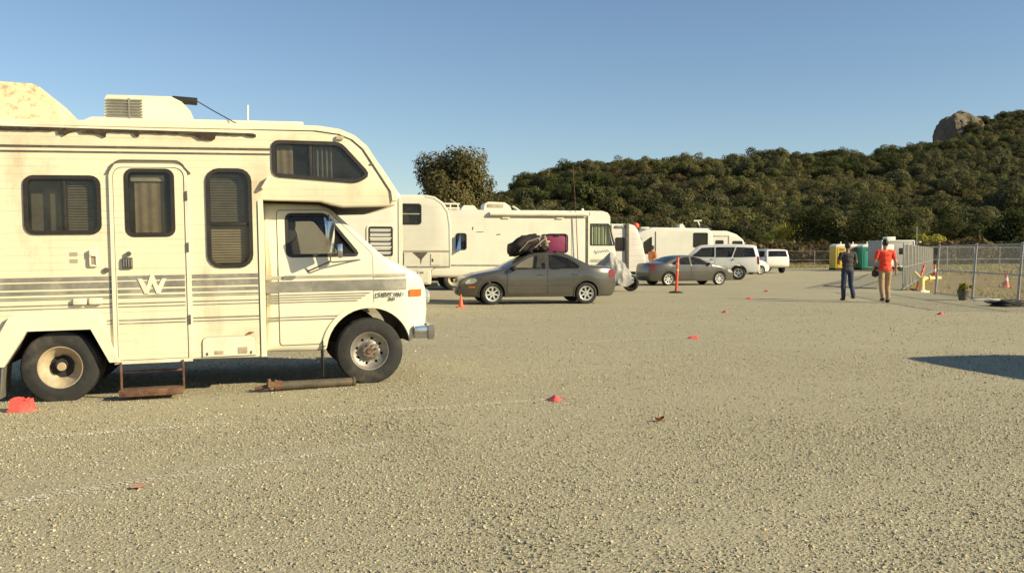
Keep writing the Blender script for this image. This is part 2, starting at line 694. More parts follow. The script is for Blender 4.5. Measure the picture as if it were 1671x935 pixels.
def text_mesh(name, body, size, mat, parent, loc, rot, depth=0.002, shear=0.0, sx=1.0, bold=0.0):
    cu = bpy.data.curves.new(name, 'FONT')
    cu.body = body
    cu.size = size
    cu.extrude = depth
    cu.shear = shear
    cu.offset = bold
    cu.align_x = 'CENTER'
    cu.align_y = 'CENTER'
    tmp = bpy.data.objects.new(name, cu)
    COL.objects.link(tmp)
    dg = bpy.context.evaluated_depsgraph_get()
    me = bpy.data.meshes.new_from_object(tmp.evaluated_get(dg))
    bpy.data.objects.remove(tmp, do_unlink=True)
    me.materials.clear()
    me.materials.append(mat)
    o = link(name, me, parent, loc, rot)
    o.scale = (sx, 1, 1)
    return o


# ---- wheels (axis along y, outer face towards -y)
WHEEL_CACHE = {}


def wheel_meshes(Rr, w, style, rim_r, rim_mat):
    key = (Rr, w, style, rim_r, rim_mat.name)
    if key in WHEEL_CACHE:
        return WHEEL_CACHE[key]
    h = w / 2
    prof = [(rim_r * 0.97, -h * .72), (rim_r * 1.03, -h * .86), (rim_r + (Rr - rim_r) * .35, -h * 1.0), (rim_r + (Rr - rim_r) * .42, -h * .985),
            (rim_r + (Rr - rim_r) * .7, -h * .97), (Rr * .965, -h * .86), (Rr * .992, -h * .7)]
    groove = []
    for k in range(4):
        y = -h * .62 + k * h * 1.24 / 3
        groove += [(Rr, y - h * .14), (Rr, y + h * .10), (Rr - .011, y + h * .12), (Rr - .011, y + h * .24)]
    prof += groove[:-2] + [(Rr * .992, h * .7), (Rr * .965, h * .86), (rim_r + (Rr - rim_r) * .5, h), (rim_r * .97, h * .72), (rim_r * .97, -h * .72)]
    tm = MB().lathe(prof, 44)
    tyre = mesh_from('tyre', tm.V, tm.F, M['tyre'], None, 30)
    # rim: annulus lip by lathe + pierced disc
    rb = MB()
    lip = [(rim_r * .98, h * .7), (rim_r * .98, -h * .70), (rim_r * 1.01, -h * .82), (rim_r * .96, -h * .80), (rim_r * .90, -h * .60)]
    holes = []
    circ = lambda cx, cz, r, n: [(cx + r * math.cos(2 * math.pi * i / n), cz + r * math.sin(2 * math.pi * i / n)) for i in range(n)]
    ro = rim_r * .90
    if style == 'dish':          # front truck wheel: small round vents
        for k in range(8):
            a = 2 * math.pi * (k + .3) / 8
            holes.append(circ(ro * .74 * math.cos(a), ro * .74 * math.sin(a), ro * .085, 8))
        fy = lambda q: -h * .60 + h * .35 * min(1, (1 - q) / .3) - (h * .55 * max(0, min(1, (.55 - q) / .15)))
    elif style == 'dual':        # rear dual: deep dish with big hand holes
        for k in range(3):
            a = 2 * math.pi * (k + .38) / 3
            pts = [(ro * .58 * math.cos(a + d), ro * .58 * math.sin(a + d)) for d in np.linspace(-.62, .62, 7)] + \
                  [(ro * .36 * math.cos(a + d), ro * .36 * math.sin(a + d)) for d in np.linspace(.45, -.45, 5)]
            holes.append(pts)
        fy = lambda q: -h * .60 + h * 1.0 * min(1, (1 - q) / .42)
    else:                        # alloy with spokes
        nsp = {'alloy7': 7, 'alloy5': 5, 'alloy6': 6}.get(style, 7)
        for k in range(nsp):
            a = 2 * math.pi * (k + .5) / nsp
            da = math.pi / nsp
            pts = [(ro * .90 * math.cos(a + d), ro * .90 * math.sin(a + d)) for d in np.linspace(-da * .68, da * .68, 5)] + \
                  [(ro * .42 * math.cos(a + d), ro * .42 * math.sin(a + d)) for d in np.linspace(da * .38, -da * .38, 3)]
            holes.append(pts)
        fy = lambda q: -h * .60 + h * .12 * (1 - q)
    P, T = tri2d(circ(0, 0, ro, 36), [ccw(q) for q in holes], ro * .14)
    rb.lathe(lip, 36)
    V = [(p[0], fy(math.hypot(*p) / ro), p[1]) for p in P]
    rb.add(V, [tuple(f) for f in T])
    for q in holes:
        m = len(q)
        a = [(p[0], fy(math.hypot(*p) / ro), p[1]) for p in q]
        rb.add(a + [(p[0], p[1] + h * .22, p[2]) for p in a], [(i, (i + 1) % m, m + (i + 1) % m, m + i) for i in range(m)])
    rim = mesh_from('rim', rb.V, rb.F, rim_mat, None, 40)
    hb = MB()
    if style == 'dual':
        hb.lathe([(.001, -h * .38), (ro * .2, -h * .36), (ro * .235, -h * .28), (ro * .24, h * .7)], 20)
        for k in range(8):
            a = 2 * math.pi * k / 8
            hb.cyl((ro * .315 * math.cos(a), h * .70, ro * .315 * math.sin(a)), (ro * .315 * math.cos(a), h * .45, ro * .315 * math.sin(a)), .012, n=6)
    elif style == 'dish':
        hb.lathe([(.001, -h * .95), (ro * .17, -h * .95), (ro * .20, -h * .88), (ro * .21, -h * .4)], 20)
        for k in range(8):
            a = 2 * math.pi * k / 8
            hb.cyl((ro * .36 * math.cos(a), -h * .5, ro * .36 * math.sin(a)), (ro * .36 * math.cos(a), -h * .93, ro * .36 * math.sin(a)), .014, n=6)
    else:
        hb.lathe([(.001, -h * .70), (ro * .16, -h * .69), (ro * .19, -h * .6)], 16)
    hub = mesh_from('hub', hb.V, hb.F, M['rust'] if style == 'dish' else rim_mat, None, 40)
    bk = MB().lathe([(.001, h * .35), (rim_r * .97, h * .3)], 24)
    back = mesh_from('brake_drum', bk.V, bk.F, M['under'], None, 40)
    WHEEL_CACHE[key] = (rim, tyre, hub, back)
    return WHEEL_CACHE[key]


def wheel(parent, x, y, z, Rr, w, style, rim_r, rim_mat, flip=False, steer=0.0):
    rim, tyre, hub, back = wheel_meshes(Rr, w, style, rim_r, rim_mat)
    o = link('wheel', rim, parent, (x, y, z), (0, random.uniform(0, 6.28), (math.pi if flip else 0) + steer))
    link('tyre', tyre, o)
    link('hub', hub, o)
    link('brake_drum', back, o)
    return o


# ================================================================== GROUND
def ground_z(x, y):
    s = (x + 1.6) * 0.961 + (y - 10.36) * 0.2756
    f = np.clip((20.0 - np.asarray(y, float)) / 7.0, 0, 1)
    return 0.0157 * np.clip(s, -8, 0) * f


def chalk_mask(x, y):
    """0..1: how much white chalk lies here (worn parking lines)"""
    m = np.zeros_like(x)
    for (ax, ay, bx, by, k) in CHALK:
        a, d = np.array([ax, ay]), np.array([bx - ax, by - ay])
        t = np.clip(((x - ax) * d[0] + (y - ay) * d[1]) / (d @ d), 0, 1)
        q = np.hypot(x - ax - t * d[0], y - ay - t * d[1])
        worn = 0.5 + 0.5 * np.sin(t * 23 + ax * 7) * np.sin(t * 9 + ay * 3)
        m = np.maximum(m, min(1, k * 1.1) * (0.3 + 0.7 * worn) * np.clip(1.6 - q / 0.06, 0, 1))
    return m


CHALK = [(-5.6, 6.95, -2.5, 8.03, .9), (-3.4, 5.25, -1.0, 7.1, .9), (-1.75, 8.28, 0.42, 9.2, .8), (1.2, 15.2, 3.1, 15.98, .8),
         (-0.6, 10.9, 1.6, 11.9, .35), (2.2, 19.6, 5.2, 22.5, .5)]


def gravel_mat():
    t = NT('gravel')
    v = t.coord()
    big = t.noise(0.22, 5, 0.65, v, 0.35, 0.65)
    mid = t.noise(1.7, 5, 0.7, v, 0.3, 0.7)
    fine = t.noise(38, 3, 0.7, v, 0.3, 0.7)
    vo = t.n('TexVoronoi')
    vo.inputs['Scale'].default_value = 42
    t.l(v, vo.inputs['Vector'])
    c = t.mix(big, (0.350, 0.310, 0.205), (0.42, 0.370, 0.245))
    c = t.mix(t.math('MULTIPLY', mid, 0.5), c, (0.305, 0.28, 0.195))
    c = t.mix(t.math('MULTIPLY', fine, 0.55), c, (0.48, 0.43, 0.30))
    sep = t.n('SeparateColor')
    t.l(vo.outputs['Color'], sep.inputs[0])
    c = t.mix(0.75, c, t.mix(sep.outputs[0], (0.72, 0.72, 0.72), (1.25, 1.24, 1.2)), 'MULTIPLY')
    trk = t.noise(0.5, 4, 0.6, t.scaled(v, (.35, 1.6, 1)), 0.42, 0.6)
    c = t.mix(t.math('MULTIPLY', trk, 0.4), c, (0.41, 0.365, 0.25))
    b = t.bsdf(c, 0.95, spec=0.15)
    h = t.math('ADD', t.math('MULTIPLY', vo.outputs['Distance'], -1.2), t.math('MULTIPLY', fine, 0.5))
    t.bump(b, h, 0.32, 0.02)
    return t.m


def stone_mat():
    t = NT('gravel_stone')
    a = t.n('Attribute')
    a.attribute_name = 'tone'
    t.bsdf(a.outputs['Color'], 0.9, spec=0.2)
    return t.m


def field_mat():
    t = NT('dry_field')
    v = t.coord()
    big = t.noise(0.06, 6, 0.65, v, 0.38, 0.62)
    mid = t.noise(0.7, 6, 0.75, t.scaled(v, (0.5, 1.6, 1)), 0.35, 0.65)
    c = t.mix(big, (0.34, 0.21, 0.115), (0.38, 0.29, 0.14))
    c = t.mix(t.math('MULTIPLY', mid, 0.7), c, (0.22, 0.18, 0.08))
    b = t.bsdf(c, 1.0, spec=0.1)
    t.bump(b, mid, 0.8, 0.1)
    return t.m


def sheet(name, outer, mat, zoff, g, kind='structure', fn=ground_z):
    P, T = tri2d(ccw(outer), (), g)
    z = fn(P[:, 0], P[:, 1]) + zoff
    o = link(name, mesh_from(name, np.c_[P, z], T, mat))
    tag(o, kind=kind)
    return o


M['gravel'] = gravel_mat()
M['stone'] = stone_mat()
M['field'] = field_mat()
gd = mesh_from('ground', [(-2500, -400, -.12), (2500, -400, -.12), (2500, 3000, -.12), (-2500, 3000, -.12)], [(0, 1, 2, 3)], M['field'])
tag(link('ground', gd), kind='structure')
# gravel lot: bounded on the right by the fence line
LOT = [(-70, -30), (17, -30), (14.55, 20), (14.9, 29), (15.75, 37), (33.2, 73), (34, 88), (-70, 92)]
sheet('gravel_lot', LOT, M['gravel'], 0.0, 1.6)


def stones(n, y0, y1, smin, smax, seed):
    r = np.random.default_rng(seed)
    y = np.sqrt(r.uniform(y0 ** 2, y1 ** 2, n))
    x = (r.uniform(-0.62, 0.62, n)) * y
    patch = 0.5 + 0.5 * np.sin(x * 1.3 + 2 * np.sin(y * .6)) * np.cos(y * 1.7 + np.sin(x * .9))
    lane = np.abs(np.sin((x * .35 - y * .93) * .85 + .7 * np.sin(x * .5)))      # worn wheel tracks run across the lot
    keep = r.uniform(0, 1, n) < (0.5 + 0.5 * patch) * np.clip(.5 + 1.3 * lane, 0, 1)
    keep &= r.uniform(0, 1, n) < np.clip((y1 - y) / (.22 * y1), .0, 1) * np.clip((y - y0) / (.12 * y0) + (y0 < 4), 0, 1)
    x, y = x[keep], y[keep]
    n = len(x)
    s = r.uniform(smin, smax, n) * (0.6 + 0.8 * r.random(n) ** 3)
    base = np.array([[1, 0, 0], [-1, 0, 0], [0, 1, 0], [0, -1, 0], [0, 0, 1], [0, 0, -1]], float)
    P = base[None] * s[:, None, None] * r.uniform(.6, 1.25, (n, 6, 1)) * np.array([1, .8, .55])
    P += r.normal(0, .22, (n, 6, 3)) * s[:, None, None]
    a = r.uniform(0, 6.283, n)
    tl = r.uniform(-.5, .5, n)
    c, sn = np.cos(a), np.sin(a)
    ct, st = np.cos(tl), np.sin(tl)
    Y1, Z1 = P[..., 1] * ct[:, None] - P[..., 2] * st[:, None], P[..., 1] * st[:, None] + P[..., 2] * ct[:, None]
    X2, Y2 = P[..., 0] * c[:, None] - Y1 * sn[:, None], P[..., 0] * sn[:, None] + Y1 * c[:, None]
    z0 = ground_z(x, y) + s * .16
    V = np.stack([X2 + x[:, None], Y2 + y[:, None], Z1 + z0[:, None]], -1).reshape(-1, 3)
    F0 = np.array([[0, 2, 4], [2, 1, 4], [1, 3, 4], [3, 0, 4], [2, 0, 5], [1, 2, 5], [3, 1, 5], [0, 3, 5]])
    F = (F0[None] + 6 * np.arange(n)[:, None, None]).reshape(-1, 3)
    k = np.clip(r.normal(.5, .24, n), 0.02, 1)[:, None]
    col = np.array([[.21, .188, .125]]) * (1 - k) + np.array([[.63, .565, .40]]) * k
    g = r.random(n)[:, None]
    col = np.where(g < .18, col * np.array([[.66, .72, .82]]), col)
    col = np.where(g > .93, col * np.array([[1.0, .82, .66]]), col)
    ch = chalk_mask(x, y) * (r.random(n) < .8)
    col = col * (1 - .8 * ch[:, None]) + np.array([[.74, .70, .57]]) * .8 * ch[:, None]
    return V, F, np.repeat(col, 6, 0)


def fast_mesh(name, V, F, mat, tone=None, smooth=False):
    me = bpy.data.meshes.new(name)
    k = F.shape[1]
    me.vertices.add(len(V))
    me.vertices.foreach_set('co', np.asarray(V, np.float32).ravel())
    me.loops.add(F.size)
    me.loops.foreach_set('vertex_index', F.astype(np.int32).ravel())
    me.polygons.add(len(F))
    me.polygons.foreach_set('loop_start', np.arange(0, F.size, k, dtype=np.int32))
    me.polygons.foreach_set('loop_total', np.full(len(F), k, np.int32))
    me.materials.append(mat)
    if tone is not None:
        at = me.color_attributes.new('tone', 'FLOAT_COLOR', 'POINT')
        at.data.foreach_set('color', np.c_[tone, np.ones(len(tone))].astype(np.float32).ravel())
    me.update(calc_edges=True)
    if smooth:
        me.polygons.foreach_set('use_smooth', np.ones(len(F), bool))
    return me


_parts = [stones(150000, 3.6, 8.8, .0035, .0115, 1), stones(105000, 6.8, 15, .005, .0135, 2), stones(56000, 11.5, 30, .009, .018, 3)]
_V, _F, _C, _b = [], [], [], 0
for v_, f_, c_ in _parts:
    _V.append(v_)
    _F.append(f_ + _b)
    _C.append(c_)
    _b += len(v_)
tag(link('loose_gravel', fast_mesh('loose_gravel', np.concatenate(_V), np.concatenate(_F), M['stone'], np.concatenate(_C))),
    'loose crushed stone scattered over the parking lot', 'gravel', kind='stuff')


# ---- hills
def interp(tab, x):
    t = np.array(tab, float)
    return np.interp(x, t[:, 0], t[:, 1])


SKYLINE = [(-900, 372), (300, 372), (600, 365), (700, 345), (820, 313), (860, 292), (900, 274), (950, 268), (1000, 263), (1100, 259), (1200, 253),
           (1340, 248), (1400, 251), (1480, 240), (1530, 233), (1600, 227), (1671, 218), (1900, 180), (2300, 160), (3000, 160)]
FOOT, RIDGE = 215.0, 470.0


def hill_z(x, y):
    px = 835.5 + 1500 * x / np.maximum(y, 1)
    top = (413 - interp(SKYLINE, px)) / 1500 * RIDGE + 1.47 - 6.0
    t = (y - FOOT) / (RIDGE - FOOT)
    p = np.where(t < 1, np.clip(t, 0, 1) ** 1.15, 1 - 0.25 * np.clip(t - 1, 0, 2))
    und = 2.6 * np.sin(x * .035 + y * .02) * np.sin(y * .041 - x * .013) * np.clip(t * 3, 0, 1) * np.clip((1.02 - t) * 4, 0, 1)
    return np.where(t > 0, np.maximum(top, 0) * p + und, -0.6)


def peak_z(x, y):
    px = 835.5 + 1500 * x / np.maximum(y, 1)
    top = (413 - interp([(1200, 400), (1440, 300), (1500, 245), (1530, 222), (1590, 190), (1640, 184), (1671, 180), (1760, 172), (2000, 190), (2600, 300)], px)) / 1500 * 900 - 5
    t = np.clip((y - 560) / 340, 0, 1)
    return np.where(y < 900, top * t, top * (1 - .3 * np.clip((y - 900) / 300, 0, 1))) - 2


def terrain(name, xs, ys, fn, mat):
    X, Y = np.meshgrid(xs, ys)
    Z = fn(X, Y)
    V = np.stack([X, Y, Z], -1).reshape(-1, 3)
    nx = len(xs)
    i = (np.arange(len(ys) - 1)[:, None] * nx + np.arange(nx - 1)[None]).reshape(-1)
    F = np.stack([i, i + 1, i + nx + 1, i + nx], -1)
    return tag(link(name, fast_mesh(name, V, F, mat, None, True)), kind='structure')


def scrub_mat():
    t = NT('scrub_slope')
    v = t.coord()
    a = t.noise(0.05, 6, 0.7, v, 0.4, 0.6)
    b = t.noise(0.5, 6, 0.75, v, 0.3, 0.7)
    c = t.mix(a, (0.075, 0.062, 0.03), (0.13, 0.10, 0.052))
    c = t.mix(t.math('MULTIPLY', b, .7), c, (0.045, 0.05, 0.02))
    s = t.bsdf(c, 1.0, spec=0.05)
    t.bump(s, b, 1.0, 1.0)
    return t.m


M['scrub'] = scrub_mat()
terrain('hill', np.arange(-420, 520, 8.0), np.arange(FOOT - 5, 640, 8.0), hill_z, M['scrub'])
terrain('far_hill', np.arange(100, 1000, 14.0), np.arange(560, 1200, 14.0), peak_z, M['scrub'])


# ---- foliage
def crown(seed, rad, hgt, n, leaf, lobes=9, base=0.25, droop=0.0):
    """leaf clumps spread through several uneven lobes; returns verts, quads, tone"""
    r = np.random.default_rng(seed)
    C = np.c_[r.normal(0, rad * .42, lobes), r.normal(0, rad * .42, lobes), base * hgt + (1 - base) * hgt * r.uniform(.15, .86, lobes)]
    LR = rad * r.uniform(.34, .62, lobes)
    C[0] = (0, 0, hgt * .55)
    LR[0] = rad * .7
    w = LR ** 2 / (LR ** 2).sum()
    k = r.choice(lobes, n, p=w)
    d = r.normal(0, 1, (n, 3))
    d /= np.linalg.norm(d, axis=1)[:, None]
    rr = LR[k] * (r.uniform(.35, 1.0, n) ** .5) * (1 + .16 * np.sin(d[:, 0] * 7 + k) * np.cos(d[:, 2] * 6 + k * 2))
    P = C[k] + d * rr[:, None] * np.array([1, 1, .8])
    P[:, 2] -= droop * r.random(n) ** 2 * hgt
    P[:, 2] = np.maximum(P[:, 2], base * hgt * .5 * r.random(n))
    out_ = P - np.array([0, 0, hgt * .4])
    out_ /= np.maximum(np.linalg.norm(out_, axis=1)[:, None], 1e-6)
    nrm = d * .7 + out_ * .6 + r.normal(0, .38, (n, 3))
    nrm /= np.linalg.norm(nrm, axis=1)[:, None]
    t = np.cross(nrm, r.normal(0, 1, (n, 3)))
    t /= np.linalg.norm(t, axis=1)[:, None]
    b = np.cross(nrm, t)
    s = leaf * r.uniform(.5, 1.3, n)[:, None]
    V = np.stack([P - t * s, P + b * s * .6, P + t * s, P - b * s * .6 + nrm * s * .25], 1).reshape(-1, 3)
    F = np.arange(4 * n).reshape(-1, 4)
    lob = r.uniform(.8, 1.18, lobes)[k]
    tone = (lob * r.uniform(.8, 1.2, n))[:, None] * np.ones((1, 3))
    tone[:, 0] *= r.uniform(.9, 1.2, n)
    return V, F, np.repeat(tone, 4, 0)


M['oak'] = leafmat('oak_leaves', (0.090, 0.102, 0.042), (0.165, 0.152, 0.066))
M['oak_brown'] = leafmat('brown_leaves', (0.12, 0.095, 0.048), (0.155, 0.125, 0.062))
M['oak_dark'] = leafmat('dark_oak_leaves', (0.056, 0.068, 0.026), (0.086, 0.094, 0.037))
M['tree_olive'] = leafmat('olive_leaves', (0.135, 0.125, 0.055), (0.14, 0.13, 0.058))
M['yellow_leaf'] = leafmat('yellow_leaves', (0.40, 0.38, 0.07), (0.44, 0.40, 0.09), .3)
M['bark'] = simple('bark', (0.10, 0.075, 0.05), 0.95, var=0.5, scale=7, bump=0.6)
M['grass'] = leafmat('dry_grass_blades', (0.42, 0.36, 0.14), (0.34, 0.33, 0.10), .4)


def instance_stuff(name, protos, pts, scl, rot, idx, label, cat):
    """one object that scatters prototype meshes over points with geometry nodes"""
    pc = bpy.data.collections.new(name + '_kinds')
    for k, me in enumerate(protos):
        pc.objects.link(bpy.data.objects.new('%s_kind_%02d' % (name, k), me))
    me = bpy.data.meshes.new(name)
    me.vertices.add(len(pts))
    me.vertices.foreach_set('co', np.asarray(pts, np.float32).ravel())
    for nm, ty, dat in (('scl', 'FLOAT', scl), ('rotz', 'FLOAT', rot), ('idx', 'INT', idx)):
        a = me.attributes.new(nm, ty, 'POINT')
        a.data.foreach_set('value', np.asarray(dat, np.float32 if ty == 'FLOAT' else np.int32))
    o = link(name, me)
    ng = bpy.data.node_groups.new(name, 'GeometryNodeTree')
    ng.interface.new_socket('Geometry', in_out='INPUT', socket_type='NodeSocketGeometry')
    ng.interface.new_socket('Geometry', in_out='OUTPUT', socket_type='NodeSocketGeometry')
    N = ng.nodes.new
    gi, go = N('NodeGroupInput'), N('NodeGroupOutput')
    ci = N('GeometryNodeCollectionInfo')
    ci.inputs['Collection'].default_value = pc
    ci.inputs['Separate Children'].default_value = True
    iop = N('GeometryNodeInstanceOnPoints')
    iop.inputs['Pick Instance'].default_value = True

    def named(n, ty):
        q = N('GeometryNodeInputNamedAttribute')
        q.data_type = ty
        q.inputs['Name'].default_value = n
        return q.outputs['Attribute']
    cx = N('ShaderNodeCombineXYZ')
    L = ng.links.new
    L(named('rotz', 'FLOAT'), cx.inputs['Z'])
    L(gi.outputs[0], iop.inputs['Points'])
    L(ci.outputs[0], iop.inputs['Instance'])
    L(named('idx', 'INT'), iop.inputs['Instance Index'])
    L(cx.outputs[0], iop.inputs['Rotation'])
    L(named('scl', 'FLOAT'), iop.inputs['Scale'])
    L(iop.outputs[0], go.inputs[0])
    md = o.modifiers.new('scatter', 'NODES')
    md.node_group = ng
    return tag(o, label, cat, kind='stuff')


M['oak_grey'] = leafmat('grey_green_leaves', (0.095, 0.104, 0.052), (0.135, 0.132, 0.066), .35)
M['oak_pale'] = leafmat('light_olive_leaves', (0.120, 0.124, 0.050), (0.165, 0.155, 0.064), .35)  # lighter olive leaf colour for some of the hill trees
_pro = []
for k in range(6):
    v_, f_, c_ = crown(100 + k, 4.4, 7.0, 3400, .28, 5 + k, .12)
    _pro.append(fast_mesh('oak_far', v_, f_, M[('oak', 'oak', 'oak_grey', 'oak_grey', 'oak_pale', 'oak_dark')[k]], c_))
for k in range(2):
    v_, f_, c_ = crown(120 + k, 3.2, 4.0, 2000, .24, 8, .05)
    _pro.append(fast_mesh('scrub_far', v_, f_, M['oak_brown'], c_))
r_ = np.random.default_rng(11)
n_ = 8200
yy = np.sqrt(r_.uniform((FOOT + 4) ** 2, 505 ** 2, n_))
xx = r_.uniform(-.24, .72, n_) * yy
cl = np.sin(xx * .05 + 3 * np.sin(yy * .017)) * np.sin(yy * .045 + 2 * np.sin(xx * .021))
kp = (cl > -.62) | (r_.random(n_) < .35) | (yy > 440)
xx, yy, cl = xx[kp], yy[kp], cl[kp]
pxx = 835.5 + 1500 * xx / yy
brown = (r_.random(len(xx)) < np.where(cl < -.1, .55, .10) * np.where(pxx < 1280, 1.4, .8))
zone = np.sin(xx * .031 + 1.3 * np.sin(yy * .023)) * np.sin(yy * .029 + xx * .011) + r_.normal(0, .35, len(xx))
green = np.select([zone < -.45, zone < .0, zone < .45], [5, r_.integers(0, 2, len(xx)), r_.integers(2, 4, len(xx))], 4)
ix = np.where(brown, r_.integers(6, 8, len(xx)), green)
instance_stuff('hillside_woodland', _pro, np.c_[xx, yy, hill_z(xx, yy) - .8], r_.uniform(.38, .78, len(xx)) + .75 * r_.random(len(xx)) ** 3, r_.uniform(0, 6.28, len(xx)), ix,
               'dense oak woodland covering the hillside', 'woodland')
n_ = 1500
yy = r_.uniform(700, 930, n_)
xx = r_.uniform(.36, .75, n_) * yy
kp = ~((np.abs(835.5 + 1500 * xx / yy - 1550) < 24) & (yy > 850))
xx, yy = xx[kp], yy[kp]
instance_stuff('far_woodland', _pro[:6], np.c_[xx, yy, peak_z(xx, yy) - 1], r_.uniform(.9, 1.6, len(xx)), r_.uniform(0, 6.28, len(xx)),
               r_.integers(0, 6, len(xx)), 'dark trees on the distant rocky peak', 'woodland')


# rock outcrop on the peak
def rock_mat():
    t = NT('outcrop_rock')
    v = t.coord()
    a = t.noise(0.12, 7, 0.75, t.scaled(v, (1, 1, .5)), 0.35, 0.65)
    b = t.noise(0.6, 5, 0.7, v, 0.3, 0.7)
    c = t.mix(a, (0.22, 0.18, 0.135), (0.43, 0.36, 0.27))
    c = t.mix(t.math('MULTIPLY', b, .4), c, (0.09, 0.075, 0.05))
    s = t.bsdf(c, 1.0, spec=0.1)
    t.bump(s, b, 1.0, 2.0)
    return t.m


bm_ = bmesh.new()
bmesh.ops.create_icosphere(bm_, subdivisions=5, radius=1.0)
from mathutils import noise as mnoise
for v in bm_.verts:
    d = v.co.copy()
    k = 1 + .26 * mnoise.fractal(d * 1.2 + Vector((4, 1, 2)), 1.0, 2.0, 6) + .16 * mnoise.ridged_multi_fractal(d * 2.2 + Vector((1, 7, 2)), 1.0, 2.0, 4, 1.0, 2.0) * .5
    v.co = Vector((d.x * 25 * k, d.y * 26 * k, max(d.z, -.9) * 25 * k))
    if v.co.x < -13:
        v.co.x = -13 + (v.co.x + 13) * .35
    if v.co.x > 4:
        v.co.z -= (v.co.x - 4) * .7
        v.co.x = 4 + (v.co.x - 4) * 1.6
me_ = bpy.data.meshes.new('rock_outcrop')
bm_.to_mesh(me_)
bm_.free()
me_.materials.append(rock_mat())
tag(link('rock_outcrop', me_, None, (433, 898, 111)), 'bare tan rock outcrop jutting from the top of the far ridge', 'rock')


def tree(name, x, y, h, rad, n, leaf, mat, label, seed, group=None, trunk_h=.3, lobes=12, cat='tree', droop=0.0, z=None):
    z = float(hill_z(np.array(x), np.array(y))) if z is None else z
    z = max(z, -.1)
    t = empty(name, (x, y, z), label=label, cat=cat, group=group)
    r = random.Random(seed)
    b = MB()
    th = h * trunk_h
    tr = .035 * h
    b.tube([(0, 0, -.3), (.03 * h * r.uniform(-1, 1), 0, th * .6), (.04 * h * r.uniform(-1, 1), .02 * h, th), (.05 * h, 0, h * .62)], [tr * 1.3, tr, tr * .85, tr * .3], 9)
    for k in range(7):
        a = 6.28 * k / 7 + r.uniform(-.3, .3)
        z0 = th * r.uniform(.7, 1.3)
        b.tube([(0, 0, z0), (math.cos(a) * rad * .35, math.sin(a) * rad * .35, z0 + h * .16), (math.cos(a) * rad * .72, math.sin(a) * rad * .72, z0 + h * r.uniform(.2, .42))],
               [tr * .5, tr * .32, tr * .1], 6)
    b.build('trunk', M['bark'], t)
    V, F, C = crown(seed, rad, h, n, leaf, lobes, trunk_h * .6, droop)
    link('crown', fast_mesh('crown', V, F, mat, C), t)
    return t


def at(px, Y, z=0.0):
    """a spot Y metres ahead that the photograph shows at column px"""
    return ((px - 835.5) / 1500.0 * Y, Y, z)


# the big tree behind the motorhomes
tree('broadleaf_tree', at(744, 100)[0], 100, 13.4, 3.8, 46000, .18, M['tree_olive'], 'tall rounded tree with olive-brown foliage rising behind the motorhomes', 5, z=0, lobes=30, trunk_h=.10, droop=.12)
tree('conifer_tree', at(948, 150)[0], 150, 13.8, 3.3, 7000, .3, M['oak'], 'small dark green tree behind the long motorhome roof', 6, z=0, trunk_h=.2)
# individual trees along the foot of the hill
FOOT_TREES = [
    (1275, 200, 9.5, 4.6, 'yellow_leaf', 'bright yellow-green tree at the foot of the hill'),
    (1335, 190, 11.0, 6.0, 'oak', 'round dark oak just right of the yellow-green tree'),
    (1240, 215, 8.0, 4.5, 'oak', 'dark tree just left of the yellow-green tree'),
    (1185, 230, 8.0, 5.0, 'oak', 'dark tree above the white sport utility vehicle'),
    (1415, 185, 13.5, 6.5, 'oak', 'tall dark oak behind the person in dark clothes'),
    (1465, 200, 11.5, 6.0, 'oak', 'dark oak behind the grey box trailer'),
    (1560, 190, 8.5, 5.5, 'oak', 'wide green oak above the middle of the right fence'),
    (1530, 165, 4.6, 2.8, 'yellow_leaf', 'low light green bush behind the right fence'),
    (1645, 170, 9.6, 5.6, 'oak', 'large black-green oak at the right edge of the picture'),
    (1603, 215, 10.0, 5.5, 'oak', 'oak left of the black-green oak at the right edge'),
    (1700, 190, 10.0, 6.0, 'oak', 'oak cut by the right edge of the picture'),
    (1120, 235, 8.0, 5.0, 'oak', 'oak rising above the cream motorhome roof'),
    (1050, 235, 8.5, 5.0, 'oak', 'oak above the ribbed trailer with the orange ball'),
]
for k, (px, Y, h, rad, mt, lab) in enumerate(FOOT_TREES):
    x, y, _ = at(px, Y)
    tree('oak_tree' if mt == 'oak' else 'leafy_tree', x, y, h, rad, 8500, .24, M['oak_dark' if mt == 'oak' else mt], lab, 40 + k, group='trees along the foot of the hill', trunk_h=.18)
# brush along the far edge of the lot
_pb = []
for k in range(3):
    v_, f_, c_ = crown(150 + k, 2.4, 2.4, 700, .28, 8, .02)
    _pb.append(fast_mesh('brush', v_, f_, M['oak_brown'] if k < 2 else M['oak'], c_))
n_ = 260
yy = r_.uniform(128, 205, n_)
xx = r_.uniform(-.1, .75, n_) * yy
instance_stuff('brush', _pb, np.c_[xx, yy, np.full(n_, -.15)], r_.uniform(.6, 1.5, n_), r_.uniform(0, 6.28, n_), r_.integers(0, 3, n_),
               'low brown brush between the lot and the hill', 'brush')
